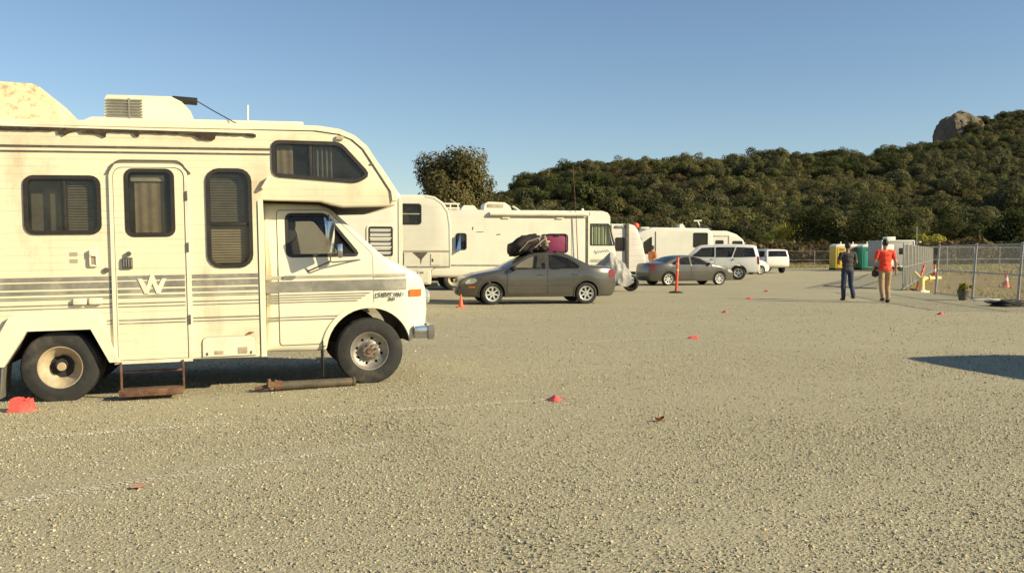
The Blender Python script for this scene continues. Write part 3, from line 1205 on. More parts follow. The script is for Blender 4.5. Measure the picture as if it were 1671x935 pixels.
# dry grass in the fenced field
n_ = 12000
yy = np.sqrt(r_.uniform(22 ** 2, 120 ** 2, n_))
xx = r_.uniform(.2, .72, n_) * yy
kp = ~pip(np.c_[xx, yy], LOT) & (r_.random(n_) < .12 + .75 * (np.sin(yy * .21 + 1.5 * np.sin(xx * .13)) > .4) + .5 * (yy > 72))
xx, yy = xx[kp], yy[kp]
n_ = len(xx)
hh = r_.uniform(.05, .2, n_)
a_ = r_.uniform(0, 6.28, n_)
wd = .02 + .0012 * yy
dx, dy = np.cos(a_) * wd, np.sin(a_) * wd
lx, ly = r_.normal(0, .06, n_), r_.normal(0, .06, n_)
z0 = np.full(n_, -.13)
V_ = np.stack([np.c_[xx - dx, yy - dy, z0], np.c_[xx + dx, yy + dy, z0], np.c_[xx + lx, yy + ly, z0 + .02 + hh]], 1).reshape(-1, 3)
tn = np.repeat(r_.uniform(.6, 1.3, n_)[:, None] * np.ones((1, 3)), 3, 0)
tag(link('dry_grass', fast_mesh('dry_grass', V_, np.arange(3 * n_).reshape(-1, 3), M['grass'], tn)), 'dry grass growing in the fenced field', 'grass', kind='stuff')

# ---- worn chalk lines: dabs of white on the gravel
M['chalk'] = simple('chalk', (.74, .68, .52), .95, var=.25, scale=25)
for k, (ax, ay, bx, by, amt) in enumerate(CHALK):
    rs = random.Random(60 + k)
    L = math.hypot(bx - ax, by - ay)
    V, F = [], []
    for _ in range(int(L * 420 * amt)):
        t = rs.random()
        if rs.random() > .62 + .38 * math.sin(t * 11 + ax * 5) * math.sin(t * 5 + ay * 3):
            continue
        o = max(-.1, min(.1, rs.gauss(0, .045)))
        cx = ax + (bx - ax) * t - (by - ay) / L * o + .05 * math.sin(t * 9 + k) * (by - ay) / L
        cy = ay + (by - ay) * t + (bx - ax) / L * o
        r = rs.uniform(.005, .013)
        b = len(V)
        a0 = rs.uniform(0, 6.28)
        for i in range(6):
            a = a0 + i * 1.047
            q = r * rs.uniform(.6, 1.25)
            x, y = cx + math.cos(a) * q, cy + math.sin(a) * q
            V.append((x, y, float(ground_z(np.array(x), np.array(y))) + .0045 + _ * 1e-6))
        F.append(tuple(range(b, b + 6)))
    tag(link('chalk_line', mesh_from('chalk_line', V, F, M['chalk'], None, 0)), kind='structure')



# ================================================================== MAIN MOTORHOME
th, pt = R(16), R(0.9)
U_ = Vector((math.cos(th) * math.cos(pt), math.sin(th) * math.cos(pt), math.sin(pt)))
Y_ = Vector((-math.sin(th), math.cos(th), 0))
W_ = U_.cross(Y_)
O_ = Vector((-1.599, 10.361, 0)) - Y_ * 0.12
RVM = Matrix(((U_.x, Y_.x, W_.x, O_.x), (U_.y, Y_.y, W_.y, O_.y), (U_.z, Y_.z, W_.z, O_.z), (0, 0, 0, 1)))
rv = empty('motorhome', mat=RVM, label='weathered cream cab-over motorhome with grey stripes and a W on its door, at the left', cat='motorhome')

coach = Shell([(-5.0, .42, 'under'), (-3.68, .39, 'under'), (-3.46, .735, 'under'), (-2.87, .735, 'under'), (-2.705, .385, 'under'), (-1.13, .36, None),
               (-1.13, 2.055, 'under'), (-.52, 2.035, 'under'), (-.40, 2.0, 'under'), (-.28, 1.975, 'under'), (.22, 1.985, None), (.30, 2.0, None), (.335, 2.06, None), (.33, 2.16, None), (.17, 2.41, None),
               (.01, 2.64, None), (-.06, 2.715, None), (-.16, 2.785, None), (-.30, 2.84, None), (-.5, 2.868, None), (-.97, 2.878, None), (-5.0, 2.875, None)],
              lambda x, z: 1.15, 1.15, .03, .03, .22)
HW = {
    'rear': rrect(-3.43, 1.735, -2.765, 2.28, .07),
    'door': rrect(-2.485, 1.70, -2.05, 2.355, .06),
    'tall': rrect(-1.685, 1.365, -1.27, 2.365, .11),
    'over': rpoly([(-1.0, 2.335), (-1.0, 2.675), (-.30, 2.665), (-.0, 2.335), (-.13, 2.27)], .06),
}
coach.body('coach_body', rv, M['rv_siding'], M['under'], near=[HW[k] for k in HW])
door_o = [(-2.615, .40), (-1.93, .40), (-1.93, 2.28)] + arc(-2.02, 2.30, .09, 0, 90, 4) + arc(-2.525, 2.30, .09, 90, 180, 4)
dr = coach.patch('entry_door', rv, M['rv_siding'], door_o, -1, .016, .016, holes=[HW['door']], g=.3)
dr['label'] = 'entry door with a curtained window and a white W'
coach.patch('door_frame', dr, M['rv_white'], inset(ccw(door_o), -.042), -1, .024, .024, holes=[inset(ccw(door_o), -.006)], g=9)
coach.patch('door_gap', dr, M['trim_dark'], inset(ccw(door_o), -.0055), -1, .010, .010, holes=[inset(ccw(door_o), .001)], g=9)
drip = [(-2.66, 2.335)] + [(p[0], p[1] + .055) for p in arc(-2.525, 2.30, .11, 160, 90, 4)] + [(p[0], p[1] + .055) for p in arc(-2.02, 2.30, .11, 90, 20, 4)] + [(-1.86, 2.33)]
coach.patch('drip_rail', rv, M['trim_dark'], strip(drip, .014), -1, .03, .03, g=9)
for k in HW:
    w = coach.window(rv if k != 'door' else dr, HW[k], -1, M['glass'], .028, M['gasket'], .015, .020 if k == 'door' else .014)
    w['label'] = {'rear': 'sliding side window near the rear wheel', 'door': 'window of the entry door', 'tall': 'tall window with blinds', 'over': 'cab-over bunk window with a slanted front edge'}[k]
# sliding dividers, blinds and curtains behind the panes
MB().box((-3.085, .018, 2.007), (.03, .03, .55), .004).build('window_divider', M['gasket'], rv)
MB().box((-.62, .018, 2.47), (.035, .03, .40), .004).build('window_divider', M['gasket'], rv)
MB().box((-1.478, .018, 1.80), (.41, .03, .03), .004).build('window_divider', M['gasket'], rv)


def blinds(parent, x0, x1, z0, z1, y, mat, pitch=.028):
    b = MB()
    z = z0
    while z < z1:
        b.box(((x0 + x1) / 2, y, z), (x1 - x0, .004, pitch * .82), rot=Matrix.Rotation(R(-24), 3, 'X'))
        z += pitch
    return b.build('blind', mat, parent, smooth=0)


M['screen'] = simple('screen', (0.27, 0.245, 0.20), 0.9, var=0.2, scale=20)
blinds(rv, -1.67, -1.29, 1.40, 1.80, .05, M['blind'])
blinds(rv, -1.67, -1.29, 1.84, 2.32, .07, M['screen'])
blinds(rv, -3.06, -2.79, 1.76, 2.26, .06, M['screen'])
MB().box((-3.25, .16, 2.0), (.34, .01, .52)).build('window_screen', M['screen'], rv)


def drape(parent, x0, x1, z0, z1, y, mat, folds=7, amp=.018):
    n = folds * 6
    V = []
    for i in range(n + 1):
        x = x0 + (x1 - x0) * i / n
        for z in (z0, z1):
            V.append((x, y + amp * math.sin(i * 2 * math.pi / 6), z))
    F = [(2 * i, 2 * i + 2, 2 * i + 3, 2 * i + 1) for i in range(n)]
    return link('curtain', mesh_from('curtain', V, F, mat, None, 60), parent)


drape(dr, -2.42, -2.13, 1.72, 2.24, .06, M['curtain'], 3, .005)
MB().box((-2.29, .05, 2.285), (.33, .012, .065), .004).build('sun_shade', M['rv_white'], dr)
drape(rv, -.97, -.80, 2.28, 2.66, .06, M['curtain'], 2, .004)
drape(rv, -.58, -.38, 2.29, 2.66, .06, simple('grey_curtain', (.30, .29, .27), .9), 4)

# stripes: printed bands, each a thin film on the skin
BANDS = [(1.272, 1.230), (1.214, 1.152), (1.132, 1.095)]
LINES = [(1.064, .012), (1.046, .010), (.988, .012), (.952, .010), (.812, .014), (.778, .011)]
for (xa, xb, of, par) in ((-4.98, -2.665, .004, rv), (-2.60, -1.945, .020, dr), (-1.875, -1.165, .004, rv)):
    for (a, b) in BANDS:
        coach.patch('stripe', par, M['stripe'], [(xa, b), (xb, b), (xb, a), (xa, a)], -1, of, .003, g=9)
    for (z, w) in LINES:
        if z < .9 and xa < -4:
            for (q, p) in ((-4.98, -3.98), (-2.72, -2.67)):
                coach.patch('pinstripe', par, M['stripe'], [(q, z - w / 2), (p, z - w / 2), (p, z + w / 2), (q, z + w / 2)], -1, of, .003, g=9)
            continue
        coach.patch('pinstripe', par, M['stripe'], [(xa, z - w / 2), (xb, z - w / 2), (xb, z + w / 2), (xa, z + w / 2)], -1, of, .003, g=9)
for z, w in ((2.600, .022), (2.548, .016)):
    coach.patch('belt_trim', rv, M['trim_dark'], [(-4.98, z - w / 2), (-1.045, z - w / 2), (-1.045, z + w / 2), (-4.98, z + w / 2)], -1, .008, .008, g=9)
    coach.patch('belt_trim', rv, M['trim_dark'], [(.02, z - .10 - w / 2), (.085, z - .10 - w / 2), (.07, z - .10 + w / 2), (.02, z - .10 + w / 2)], -1, .008, .008, g=9)
# the W
wz0, wz1 = 1.085, 1.285
wpoly = [(-2.41, wz1 - .045), (-2.365, wz1 - .045), (-2.322, wz0 + .075), (-2.282, wz1 - .0), (-2.252, wz1 - .0), (-2.212, wz0 + .075), (-2.17, wz1 - .045), (-2.125, wz1 - .045), (-2.19, wz0), (-2.228, wz0), (-2.267, wz0 + .105), (-2.306, wz0), (-2.345, wz0)]
coach.patch('letter_w', dr, M['rv_white'], wpoly, -1, .026, .004, g=9)
# corner moulding along the roof and round the nose
mold = [(-4.98, 2.842), (-.55, 2.838), (-.30, 2.805), (-.15, 2.745), (-.02, 2.635), (.28, 2.165), (.295, 2.05)]
coach.patch('corner_moulding', rv, M['rv_white'], strip(mold, .055), -1, .014, .014, g=9)
seam = [(-1.22, 2.815), (-.58, 2.808), (-.31, 2.775), (-.17, 2.72), (-.055, 2.615), (.235, 2.16), (.25, 2.02)]
coach.patch('moulding_seam', rv, M['trim_dark'], strip(seam, .008), -1, .006, .006, g=9)
coach.patch('corner_post', rv, M['rv_white'], [(-1.185, .37), (-1.132, .37), (-1.132, 2.05), (-1.185, 2.05)], -1, .012, .012, g=9)
coach.patch('corner_seam', rv, M['trim_dark'], [(-1.194, .40), (-1.187, .40), (-1.187, 2.0), (-1.194, 2.0)], -1, .005, .005, g=9)
# rotten, ragged awning rail
rr_ = random.Random(3)
top, bot = [], []
x = -4.95
while x < -1.18:
    f = (x + 4.95) / 3.77
    thin = .25 if x > -1.6 else 1.0
    top.append((x, 2.800 - .045 * f + rr_.uniform(-.006, .006)))
    if rr_.random() < .4 or not bot:
        drop = rr_.choice((.012, .016, .022, .034, .05, .066))
    bot.append((x, 2.800 - .045 * f - drop * thin - .006 + rr_.uniform(-.004, .004)))
    x += rr_.choice((.008, .02, .035, .07))
coach.patch('awning_rail', rv, M['ragged'], bot + top[::-1], -1, .022, .022, g=9)
coach.patch('rail_lip', rv, M['rv_white'], strip([(-4.95, 2.818), (-1.2, 2.775)], .02), -1, .03, .03, g=9)
# wheel-arch fairing
fo = rpoly([(-3.90, .385), (-3.60, .92), (-2.80, .90), (-2.60, .385)], .07)
fi = rpoly([(-3.68, .30), (-3.46, .735), (-2.87, .735), (-2.69, .30)], .03)
fo2 = [(-3.90, .385), (-3.62, .88), (-3.55, .92), (-2.86, .905), (-2.79, .87), (-2.605, .385), (-2.70, .385), (-2.87, .735), (-3.46, .735), (-3.68, .385)]
coach.patch('arch_fairing', rv, M['rv_white'], fo2, -1, .055, .055, g=.2)
# small fittings
b = MB().box((-2.825, -.02, 1.515), (.075, .045, .07), .008)
b.box((-2.855, -.015, 1.44), (.018, .035, .10), .004).box((-2.795, -.015, 1.44), (.018, .035, .10), .004).box((-2.825, -.012, 1.385), (.075, .03, .02), .004)
b.build('porch_light', M['rv_white'], rv)
MB().box((-2.822, -.012, 1.44), (.038, .02, .09), .003).build('grab_strap', M['rust_pale'], rv)
MB().box((-2.50, -.028, 1.405), (.10, .03, .115), .008).build('door_latch', M['badge_dark'], dr)
b = MB()
for k in range(4):
    b.box((-2.535 + k * .024, -.046, 1.405), (.012, .012, .08), .003)
b.build('latch_grip', M['steel'], dr)
MB().cyl((-2.485, -.016, 1.502), (-2.485, -.05, 1.502), .024, n=14).build('door_lock', M['trim_dark'], dr)
MB().cyl((-2.71, 0, 1.335), (-2.71, -.02, 1.335), .028, n=16).build('filler_cap', M['trim_dark'], rv)
for z in (1.505, 1.435):
    coach.patch('sticker', rv, M['stripe_pale'], rrect(-3.05, z - .02, -2.975, z + .02, .006), -1, .003, .002, g=9)
for x in (-2.965, -2.815):
    MB().box((x, -.022, 1.02), (.125, .044, .062), .01).build('vent_cover', M['rv_white'], rv)
hat = [(-1.785, .395), (-1.245, .395), (-1.245, .55)] + arc(-1.295, .55, .05, 0, 90, 3) + arc(-1.735, .55, .05, 90, 180, 3)
hh_ = coach.patch('storage_hatch', rv, M['rv_white'], hat, -1, .014, .014, g=.3)
coach.patch('hatch_gap', hh_, M['stripe_pale'], inset(ccw(hat), -.008), -1, .004, .004, holes=[ccw(hat)], g=9)
for x in (-1.74, -1.29):
    MB().box((x, -.017, .425), (.014, .012, .03), .002).build('hatch_catch', M['trim_dark'], hh_)
for x0, x1 in ((-1.665, -1.575), (-1.425, -1.33)):
    coach.patch('hatch_vent', hh_, M['rust_pale'], rrect(x0, .415, x1, .455 + (.03 if x0 > -1.5 else 0), .004), -1, .019, .006, g=9)
coach.patch('rust_stain', rv, M['rust'], rpoly([(-1.37, .60), (-1.31, .645), (-1.25, .64), (-1.29, .62)], .01), -1, .003, .002, g=9)
for zz in (1.56, .80, 2.1):
    MB().box((-1.905, -.02, zz), (.02, .03, .10), .004).build('hinge', M['trim_dark'], dr)
MB().box((-.30, -.014, 2.735), (.085, .03, .045), .012).build('clearance_lamp', M['rust_pale'], rv)
MB().box((-1.10, -.03, 2.235), (.03, .06, .14), .006, Matrix.Rotation(R(32), 3, 'Y')).build('bracket', M['rv_white'], rv)
# entry step
b = MB()
for x in (-2.595, -1.985):
    b.box((x, -.02, .22), (.018, .05, .32), .003).box((x, -.10, .085), (.018, .24, .02), .003)
b.box((-2.29, -.10, .095), (.62, .24, .022), .003).box((-2.29, -.225, .078), (.62, .014, .07), .003).box((-2.29, .12, .26), (.60, .03, .02), .003)
st = b.build('entry_step', M['rust'], rv)
st['label'] = 'rusty folding step under the entry door'
# roof: air conditioner, storage pod, antenna, black tube
ac = MB().prism([(-2.76, 2.86), (-2.745, 3.19), (-2.72, 3.225), (-2.07, 3.225), (-1.96, 3.17), (-1.87, 3.07), (-1.82, 2.86)], .56, 1.5)
aco = ac.build('roof_air_conditioner', M['rv_white'], rv)
b = MB()
for k in range(8):
    b.box((-2.545, .548, 2.955 + k * .031), (.36, .024, .012))
b.box((-2.50, .546, 3.06), (.018, .028, .26)).build('grille', M['stripe'], aco)
MB().box((-1.75, 1.03, 2.955), (2.2, 1.0, .05), .02).build('roof_platform', M['rv_white'], rv)
b = MB().cyl((-2.06, .62, 3.20), (-1.80, .62, 3.185), .042, n=14)
b.build('black_tube', M['black'], aco)
MB().tube([(-1.80, .62, 3.19), (-1.62, .6, 3.08), (-1.42, .5, 2.955), (-1.30, .45, 2.89)], .006, 6).build('cable', M['black'], aco)
MB().cyl((-1.265, .05, 2.87), (-1.262, .05, 3.075), .011, n=8).build('antenna', M['plain_white'], rv)
pod = MB().prism([(-5.0, 2.86), (-4.95, 3.26), (-3.78, 3.30), (-3.42, 3.285), (-3.35, 3.26), (-3.20, 3.09), (-3.12, 2.86)], .36, 1.9)
po = pod.build('roof_pod', M['pod'], rv)
po['label'] = 'rust-spotted storage pod on the roof'
MB().prism([(-3.10, 2.86), (-2.86, 2.965), (-2.74, 2.965), (-2.74, 2.86)], .42, 1.6).build('roof_fairing', M['rv_white'], rv)

# ---- cab
cabhw = lambda x, z: (1.01 - .20 * max(0, z - 1.28)) * (1 - .20 * max(0, (x - .10) / .62) ** 2.2) - .03 * max(0, (.75 - z) / .4) ** 2
cab = Shell([(-1.16, .40, 'under'), (-.5, .385, 'under')] + [(p[0], p[1], 'under') for p in arc(0, .375, .475, 176, 8, 18)] +
            [(.53, .47, None), (.60, .50, None), (.675, .60, None), (.70, .80, None), (.69, 1.04, None), (.65, 1.16, None), (.58, 1.225, None), (.45, 1.285, None), (.19, 1.425, 'glass_front'),
             (-.10, 1.70, 'glass_front'), (-.40, 1.985, None), (-.52, 2.03, None), (-1.16, 2.05, None)], cabhw, 1.15, .045, .05, .12)
cw = rpoly([(-.875, 1.455), (-.875, 1.905), (-.455, 1.905), (-.105, 1.455)], .05)
cab.body('cab_body', rv, M['rv_paint'], M['under'], near=[cw], far=[cw], glass_m=M['glass_dark'])
cdoor = rpoly([(-.98, .47), (-.98, 1.955), (-.43, 1.955), (.05, 1.46), (.05, .90), (-.10, .895), (-.33, .80), (-.50, .56), (-.54, .47)], .035)
for s in (-1, 1):
    cdr = cab.patch('cab_door', rv, M['rv_paint'], cdoor, s, .008, .008, holes=[cw])
    cab.patch('door_gap', cdr, M['trim_dark'], inset(ccw(cdoor), -.007), s, .004, .004, holes=[inset(ccw(cdoor), .001)], g=9)
    cab.window(cdr, cw, s, M['glass'], .022, M['gasket'], .012, .012)
    if s < 0:
        cab.patch('vent_divider', cdr, M['chrome'], [(-.43, 1.46), (-.405, 1.46), (-.445, 1.90), (-.47, 1.90)], s, .004, .01, g=9)
        cab.patch('door_handle', cdr, M['chrome'], rrect(-.93, 1.20, -.80, 1.235, .012), s, .03, .02, g=9)
        # mirror: shell, glass and its tripod arms
        yy_ = cab.y(-.4, 1.45, -1)
        mo = MB().box((-.43, yy_ - .24, 1.655), (.045, .17, .36), .02, Matrix.Rotation(R(-28), 3, 'Z')).build('side_mirror', M['chrome'], cdr)
        for pth in ([(-.43, yy_ - .23, 1.50), (-.43, yy_ - .2, 1.385), (-.72, yy_ - .0, 1.255)], [(-.43, yy_ - .2, 1.385), (-.40, yy_ - .12, 1.375), (-.02, yy_ + .01, 1.40)], [(-.43, yy_ - .22, 1.80), (-.42, yy_ - .02, 1.90)]):
            MB().tube(pth, .009, 6).build('mirror_arm', M['trim_dark'], mo)
        MB().box((-.32, yy_ - .15, 1.50), (.06, .07, .16), .02).build('spot_mirror', M['chrome'], mo)
# bands on the cab
cab.patch('stripe', rv, M['stripe_pale'], [(-1.12, 1.200), (.44, 1.200), (.44, 1.232), (-1.12, 1.232)], -1, .0115, .003, g=.1)
cab.patch('stripe', rv, M['stripe'], [(-1.12, 1.050), (.44, 1.050), (.44, 1.172), (-1.12, 1.172)], -1, .0115, .003, g=.1)
for k, z in enumerate((1.020, .993, .966, .939)):
    e = .02 - k * .045
    cab.patch('pinstripe', rv, M['stripe'], [(-1.12, z - .006), (e - .02, z - .006), (e, z + .006), (-1.12, z + .006)], -1, .0115, .003, g=.2)
for z in (.775, .745):
    cab.patch('pinstripe', rv, M['stripe'], [(-1.12, z - .006), (-.36, z - .006), (-.34, z + .006), (-1.12, z + .006)], -1, .0115, .003, g=.2)
# fender lip, badge, marker lamp, bumper, grille, lamps, mud flaps
lip = arc(0, .375, .535, 172, 14, 18) + arc(0, .375, .478, 14, 172, 18)
cab.patch('fender_lip', rv, M['rv_paint'], lip, -1, .022, .022, g=.06)
yb = cab.y(.25, 1.0, -1)
ang = math.atan2(cab.y(.36, 1, -1) - cab.y(.1, 1, -1), .26)
pl = cab.patch('badge_plate', rv, M['plain_white'], [(.085, .975), (.405, .975), (.405, 1.022), (.085, 1.022)], -1, .010, .004, g=.1)
text_mesh('badge_letters', 'CHEVY VAN', .062, M['badge_dark'], pl, (.245, cab.y(.245, 1, -1) - .02, .998), (math.pi / 2, 0, ang), .003, 0, .92, .001)
text_mesh('badge_number', '30', .05, M['badge_dark'], pl, (.26, cab.y(.26, 1, -1) - .012, .942), (math.pi / 2, 0, ang), .003, 0, 1.6, .001)
cab.patch('marker_lamp', rv, M['amber'], rrect(.475, .965, .625, 1.045, .01), -1, .016, .016, g=.06)
bump_ = MB().prism([(0, -.085), (.05, -.085), (.065, -.05), (.065, .05), (.05, .085), (0, .085)], .10, 2.2)
bump_.xf = None
bo = bump_.build('front_bumper', M['chrome'], rv, loc=(.675, 0, .555))
MB().box((.60, .20, .555), (.17, .12, .15), .02).build('bumper_end', M['chrome'], bo, loc=(-.675, 0, -.555))
MB().box((.69, 1.15, .92), (.03, 1.25, .28), .01).build('front_grille', M['trim_dark'], rv)
for y in (.42, 1.88):
    MB().lathe([(.001, -.03), (.07, -.025), (.09, 0), (.09, .04)], 16).build('headlight', M['lamp'], rv, loc=(.715, y, .95), rot=(0, 0, R(90)))
MB().box((-.52, .26, .30), (.012, .26, .40), .002).build('mud_flap', M['tyre'], rv)
MB().box((-3.715, .18, .27), (.014, .38, .42), .002, Matrix.Rotation(R(5), 3, 'Y')).build('mud_flap', M['steel'], rv)
# seats and steering wheel seen through the cab glass
for y in (.55, 1.75):
    MB().box((-.80, y, 1.45), (.16, .46, .62), .06, Matrix.Rotation(R(-10), 3, 'Y')).box((-.82, y, 1.82), (.10, .26, .16), .04).build('seat', M['interior'], rv)
# chassis, axles, exhaust
b = MB()
for y in (.75, 1.55):
    b.box((-2.2, y, .50), (5.4, .07, .14))
b.cyl((-3.18, .1, .37), (-3.18, 2.2, .37), .06).cyl((0, .2, .37), (0, 2.1, .37), .05).box((-2.0, 1.2, .42), (1.0, .5, .2), .03)
b.build('chassis', M['under'], rv)
# wheels
wheel(rv, 0, .235, .362, .374, .22, 'dish', .215, M['steel'])
wheel(rv, 0, 2.065, .362, .374, .22, 'dish', .215, M['steel'], True)
wheel(rv, -3.18, .125, .348, .374, .22, 'dual', .215, M['rust_pale'])
wheel(rv, -3.18, .42, .348, .374, .22, 'dual', .215, M['rust_pale'])
wheel(rv, -3.18, 2.175, .348, .374, .22, 'dual', .215, M['rust_pale'], True)
wheel(rv, -3.18, 1.88, .348, .374, .22, 'dual', .215, M['rust_pale'], True)

# ---- loose things beside it
gz = lambda x, y: float(ground_z(np.array(x), np.array(y)))
ds = empty('driveshaft', (-2.13, 10.03, gz(-2.13, 10.03)), math.atan2(.37, .85), label='rusty steel driveshaft lying on the gravel beside the front wheel', cat='driveshaft')
ds.scale = (.93, 1, 1)
MB().cyl((-.42, 0, .052), (.44, 0, .052), .047, n=18).build('tube', M['shaft'], ds)
MB().lathe([(.047, -.02), (.055, -.015), (.055, .015), (.047, .02)], 18).build('collar', M['shaft'], ds, loc=(.43, 0, .052), rot=(0, 0, R(90)))
b = MB().cyl((-.50, 0, .06), (-.41, 0, .055), .062, .05, n=14).box((-.53, .045, .07), (.11, .025, .07), .01).box((-.53, -.045, .07), (.11, .025, .07), .01)
b.cyl((-.56, -.07, .065), (-.56, .07, .065), .022, n=10).cyl((-.56, 0, .02), (-.56, 0, .13), .02, n=10)
b.build('universal_joint', M['rust'], ds)
MB().cyl((-.72, .02, .028), (-.57, 0, .05), .018, .026, n=10).build('stub', M['rust'], ds)
ck = empty('wheel_chock', (-4.74, 8.84, gz(-4.74, 8.84)), R(14), label='red plastic wheel chock against the rear tyre of the near motorhome', cat='wheel chock')
MB().prism([(-.10, 0), (.10, 0), (.10, .05), (.085, .115), (.03, .105), (-.03, .13), (-.085, .125), (-.10, .05)], -.07, .07).build('wedge', M['pink'], ck)
MB().box((0, 0, .012), (.225, .17, .024), .005).build('base_plate', M['pink'], ck)
b = MB()
for k in range(3):
    b.box((-.05 + k * .05, 0, .125 - k * .004), (.012, .13, .012), .002)
b.build('tread_rib', M['pink'], ck)


# ================================================================== CARS
def car(name, loc, rz, label, spec, paint_m, cat='car', group=None, glass_m=None, detail=True, sc=1.0):
    """front towards +x; built from a side outline with wheel arches, window holes and doors"""
    root = empty(name, loc, rz, label=label, cat=cat, group=group)
    root.scale = (sc, sc, sc)
    W, Rr, fa, ra, sill = spec['W'] / 2, spec['R'], spec['fa'], spec['ra'], spec['sill']
    belt, tum = spec['belt'], spec['tumble']
    fx, rx = spec['top'][0][0], spec['top'][-1][0]

    def hw(x, z):
        k = W - tum * max(0, z - belt)
        k -= .05 * W * ((belt * .68 - z) / .45) ** 2 if z < belt * .68 else .015 * W * ((z - belt * .68) / .3) ** 2 if z < belt else .015 * W
        k -= W * spec.get('nose', .24) * max(0, (x - fa * .75) / (fx - fa * .75)) ** 2.4
        k -= W * spec.get('tail', .16) * max(0, (ra * .95 - x) / (ra * .95 - rx)) ** 2.4
        return k
    ctl = []
    tp_ = [(*p, None) if len(p) == 2 else p for p in spec['top']]
    for i, p in enumerate(tp_):
        ctl.append((p[0], p[1], None))
        if p[2]:                                   # keep the ends of the panes close to their corners
            q = tp_[i + 1]
            ctl += [(p[0] + (q[0] - p[0]) * .12, p[1] + (q[1] - p[1]) * .12, p[2]), (p[0] + (q[0] - p[0]) * .88, p[1] + (q[1] - p[1]) * .88, None)]
    top = chaikin(ctl, 2)
    ar = Rr * 1.17
    # bottom runs rear to front below the sill, with arches
    low = []
    for ax in (ra, fa):
        h = math.asin(min(.95, max(-.9, (sill - Rr) / ar)))
        a0 = 180 - math.degrees(h)
        low.append([(ax + ar * math.cos(R(t)), Rr + ar * math.sin(R(t)), 'under') for t in np.linspace(a0, math.degrees(h), 15)])
    out = top[:-1] + [(top[-1][0], top[-1][1], 'under')] + low[0] + low[1]
    out[-1] = (*out[-1][:2], 'under')
    sh = Shell(out, hw, 0, .045, .04, .13)
    gm = glass_m or M['glass_dark']
    wins = [rpoly(w, .035) for w in spec['windows']]
    sh.body('body', root, paint_m, M['under'], near=wins, far=wins, glass_m=gm)
    for s in (-1, 1):
        for k, w in enumerate(wins):
            sh.window(root, w, s, gm if not (k == 0 and spec.get('clear')) else M['glass'], .016, M['gasket'], .006, .004)
        if detail:
            for d in spec['doors']:
                d = rpoly(d, .05)
                inside = [w for w in wins if pip([np.mean(np.array(w), 0)], d)[0]]
                p = sh.patch('door', root, paint_m, d, s, .006, .006, holes=[inset(ccw(w), -.018) for w in inside])
                sh.patch('door_gap', p, M['black'], inset(ccw(d), -.008), s, .003, .003, holes=[inset(ccw(d), .001)], g=9)
                cx, cz = min(q[0] for q in d) + .16, belt - .10
                sh.patch('door_handle', p, spec.get('handle', paint_m), rrect(cx - .09, cz - .018, cx + .09, cz + .018, .015), s, .03, .026, g=9)
            mx, mz = spec['mirror']
            my = s * (hw(mx, mz) + .09)
            MB().box((mx, my, mz), (.10, .17, .12), .035).box((mx + .01, s * (hw(mx, mz) + .01), mz - .035), (.05, .08, .03), .01).build('side_mirror', spec.get('mirror_m', paint_m), root)
            if 'rub' in spec:
                sh.patch('side_moulding', root, paint_m, strip([(ra + ar + .06, spec['rub']), (fa - ar - .05, spec['rub'])], .05), s, .016, .016, g=.3)
            lip = [(p[0], p[1]) for p in low[0]], [(p[0], p[1]) for p in low[1]]
            for L in lip:
                cxm = (L[0][0] + L[-1][0]) / 2
                o2 = [(cxm + (p[0] - cxm) * 1.075, Rr + (p[1] - Rr) * 1.075) for p in L]
                sh.patch('wheel_arch', root, spec.get('arch_m', paint_m), [p for p in L] + o2[::-1], s, .012, .012, g=.3)
        # lamps that wrap round the corners
        sh.patch('headlight', root, M['lamp'], rpoly(spec['head'], .03), s, .006, .02, g=.05)
        sh.patch('tail_light', root, M['redlamp'], rpoly(spec['tailamp'], .02), s, .008, .02, g=.05)
        if 'side_lamp' in spec:
            sh.patch('side_marker', root, M['amber'], rpoly(spec['side_lamp'], .008), s, .006, .01, g=.05)
        for ax in (fa, ra):
            wheel(root, ax, s * (W - spec['tw'] / 2 - .025), Rr, Rr, spec['tw'], spec['wheel'], spec['rim'], spec['rim_m'], s > 0, steer=(spec.get('steer', 0) if ax == fa else 0))
    # front and rear faces
    f0 = spec['face']
    MB().box((fx + .005, 0, f0[0]), (.05, W * .95, f0[1]), .01).build('grille', M['black'], root)
    MB().box((rx + .012, 0, spec['plate']), (.03, .31, .16), .004).build('licence_plate', M['plain_white'], root)
    for s in (-1, 1):
        MB().box((rx + .03, s * W * .62, spec['tailz']), (.05, W * .3, spec.get('tailh', .16)), .02).build('tail_lamp_lens', M['redlamp'], root)
    if spec.get('bumper'):
        MB().box((rx - .02, 0, spec['bumper']), (.14, W * 1.8, .18), .04).build('rear_bumper', spec.get('bumper_m', M['chrome']), root)
    # cabin
    b = MB()
    sx, sz = spec['seat']
    for (x, ys) in ((sx, (-.36, .36)), (sx - .85, (-.38, 0, .38))):
        for y in ys:
            b.box((x, y, sz + .30), (.14, .44, .58), .05, Matrix.Rotation(R(-14), 3, 'Y'))
            b.box((x - .09, y, sz + .66), (.08, .24, .16), .035)
    b.box((sx + .75, 0, belt - .06), (.3, W * 1.6, .12), .03)
    b.build('seats', M['interior'], root)
    return root, sh


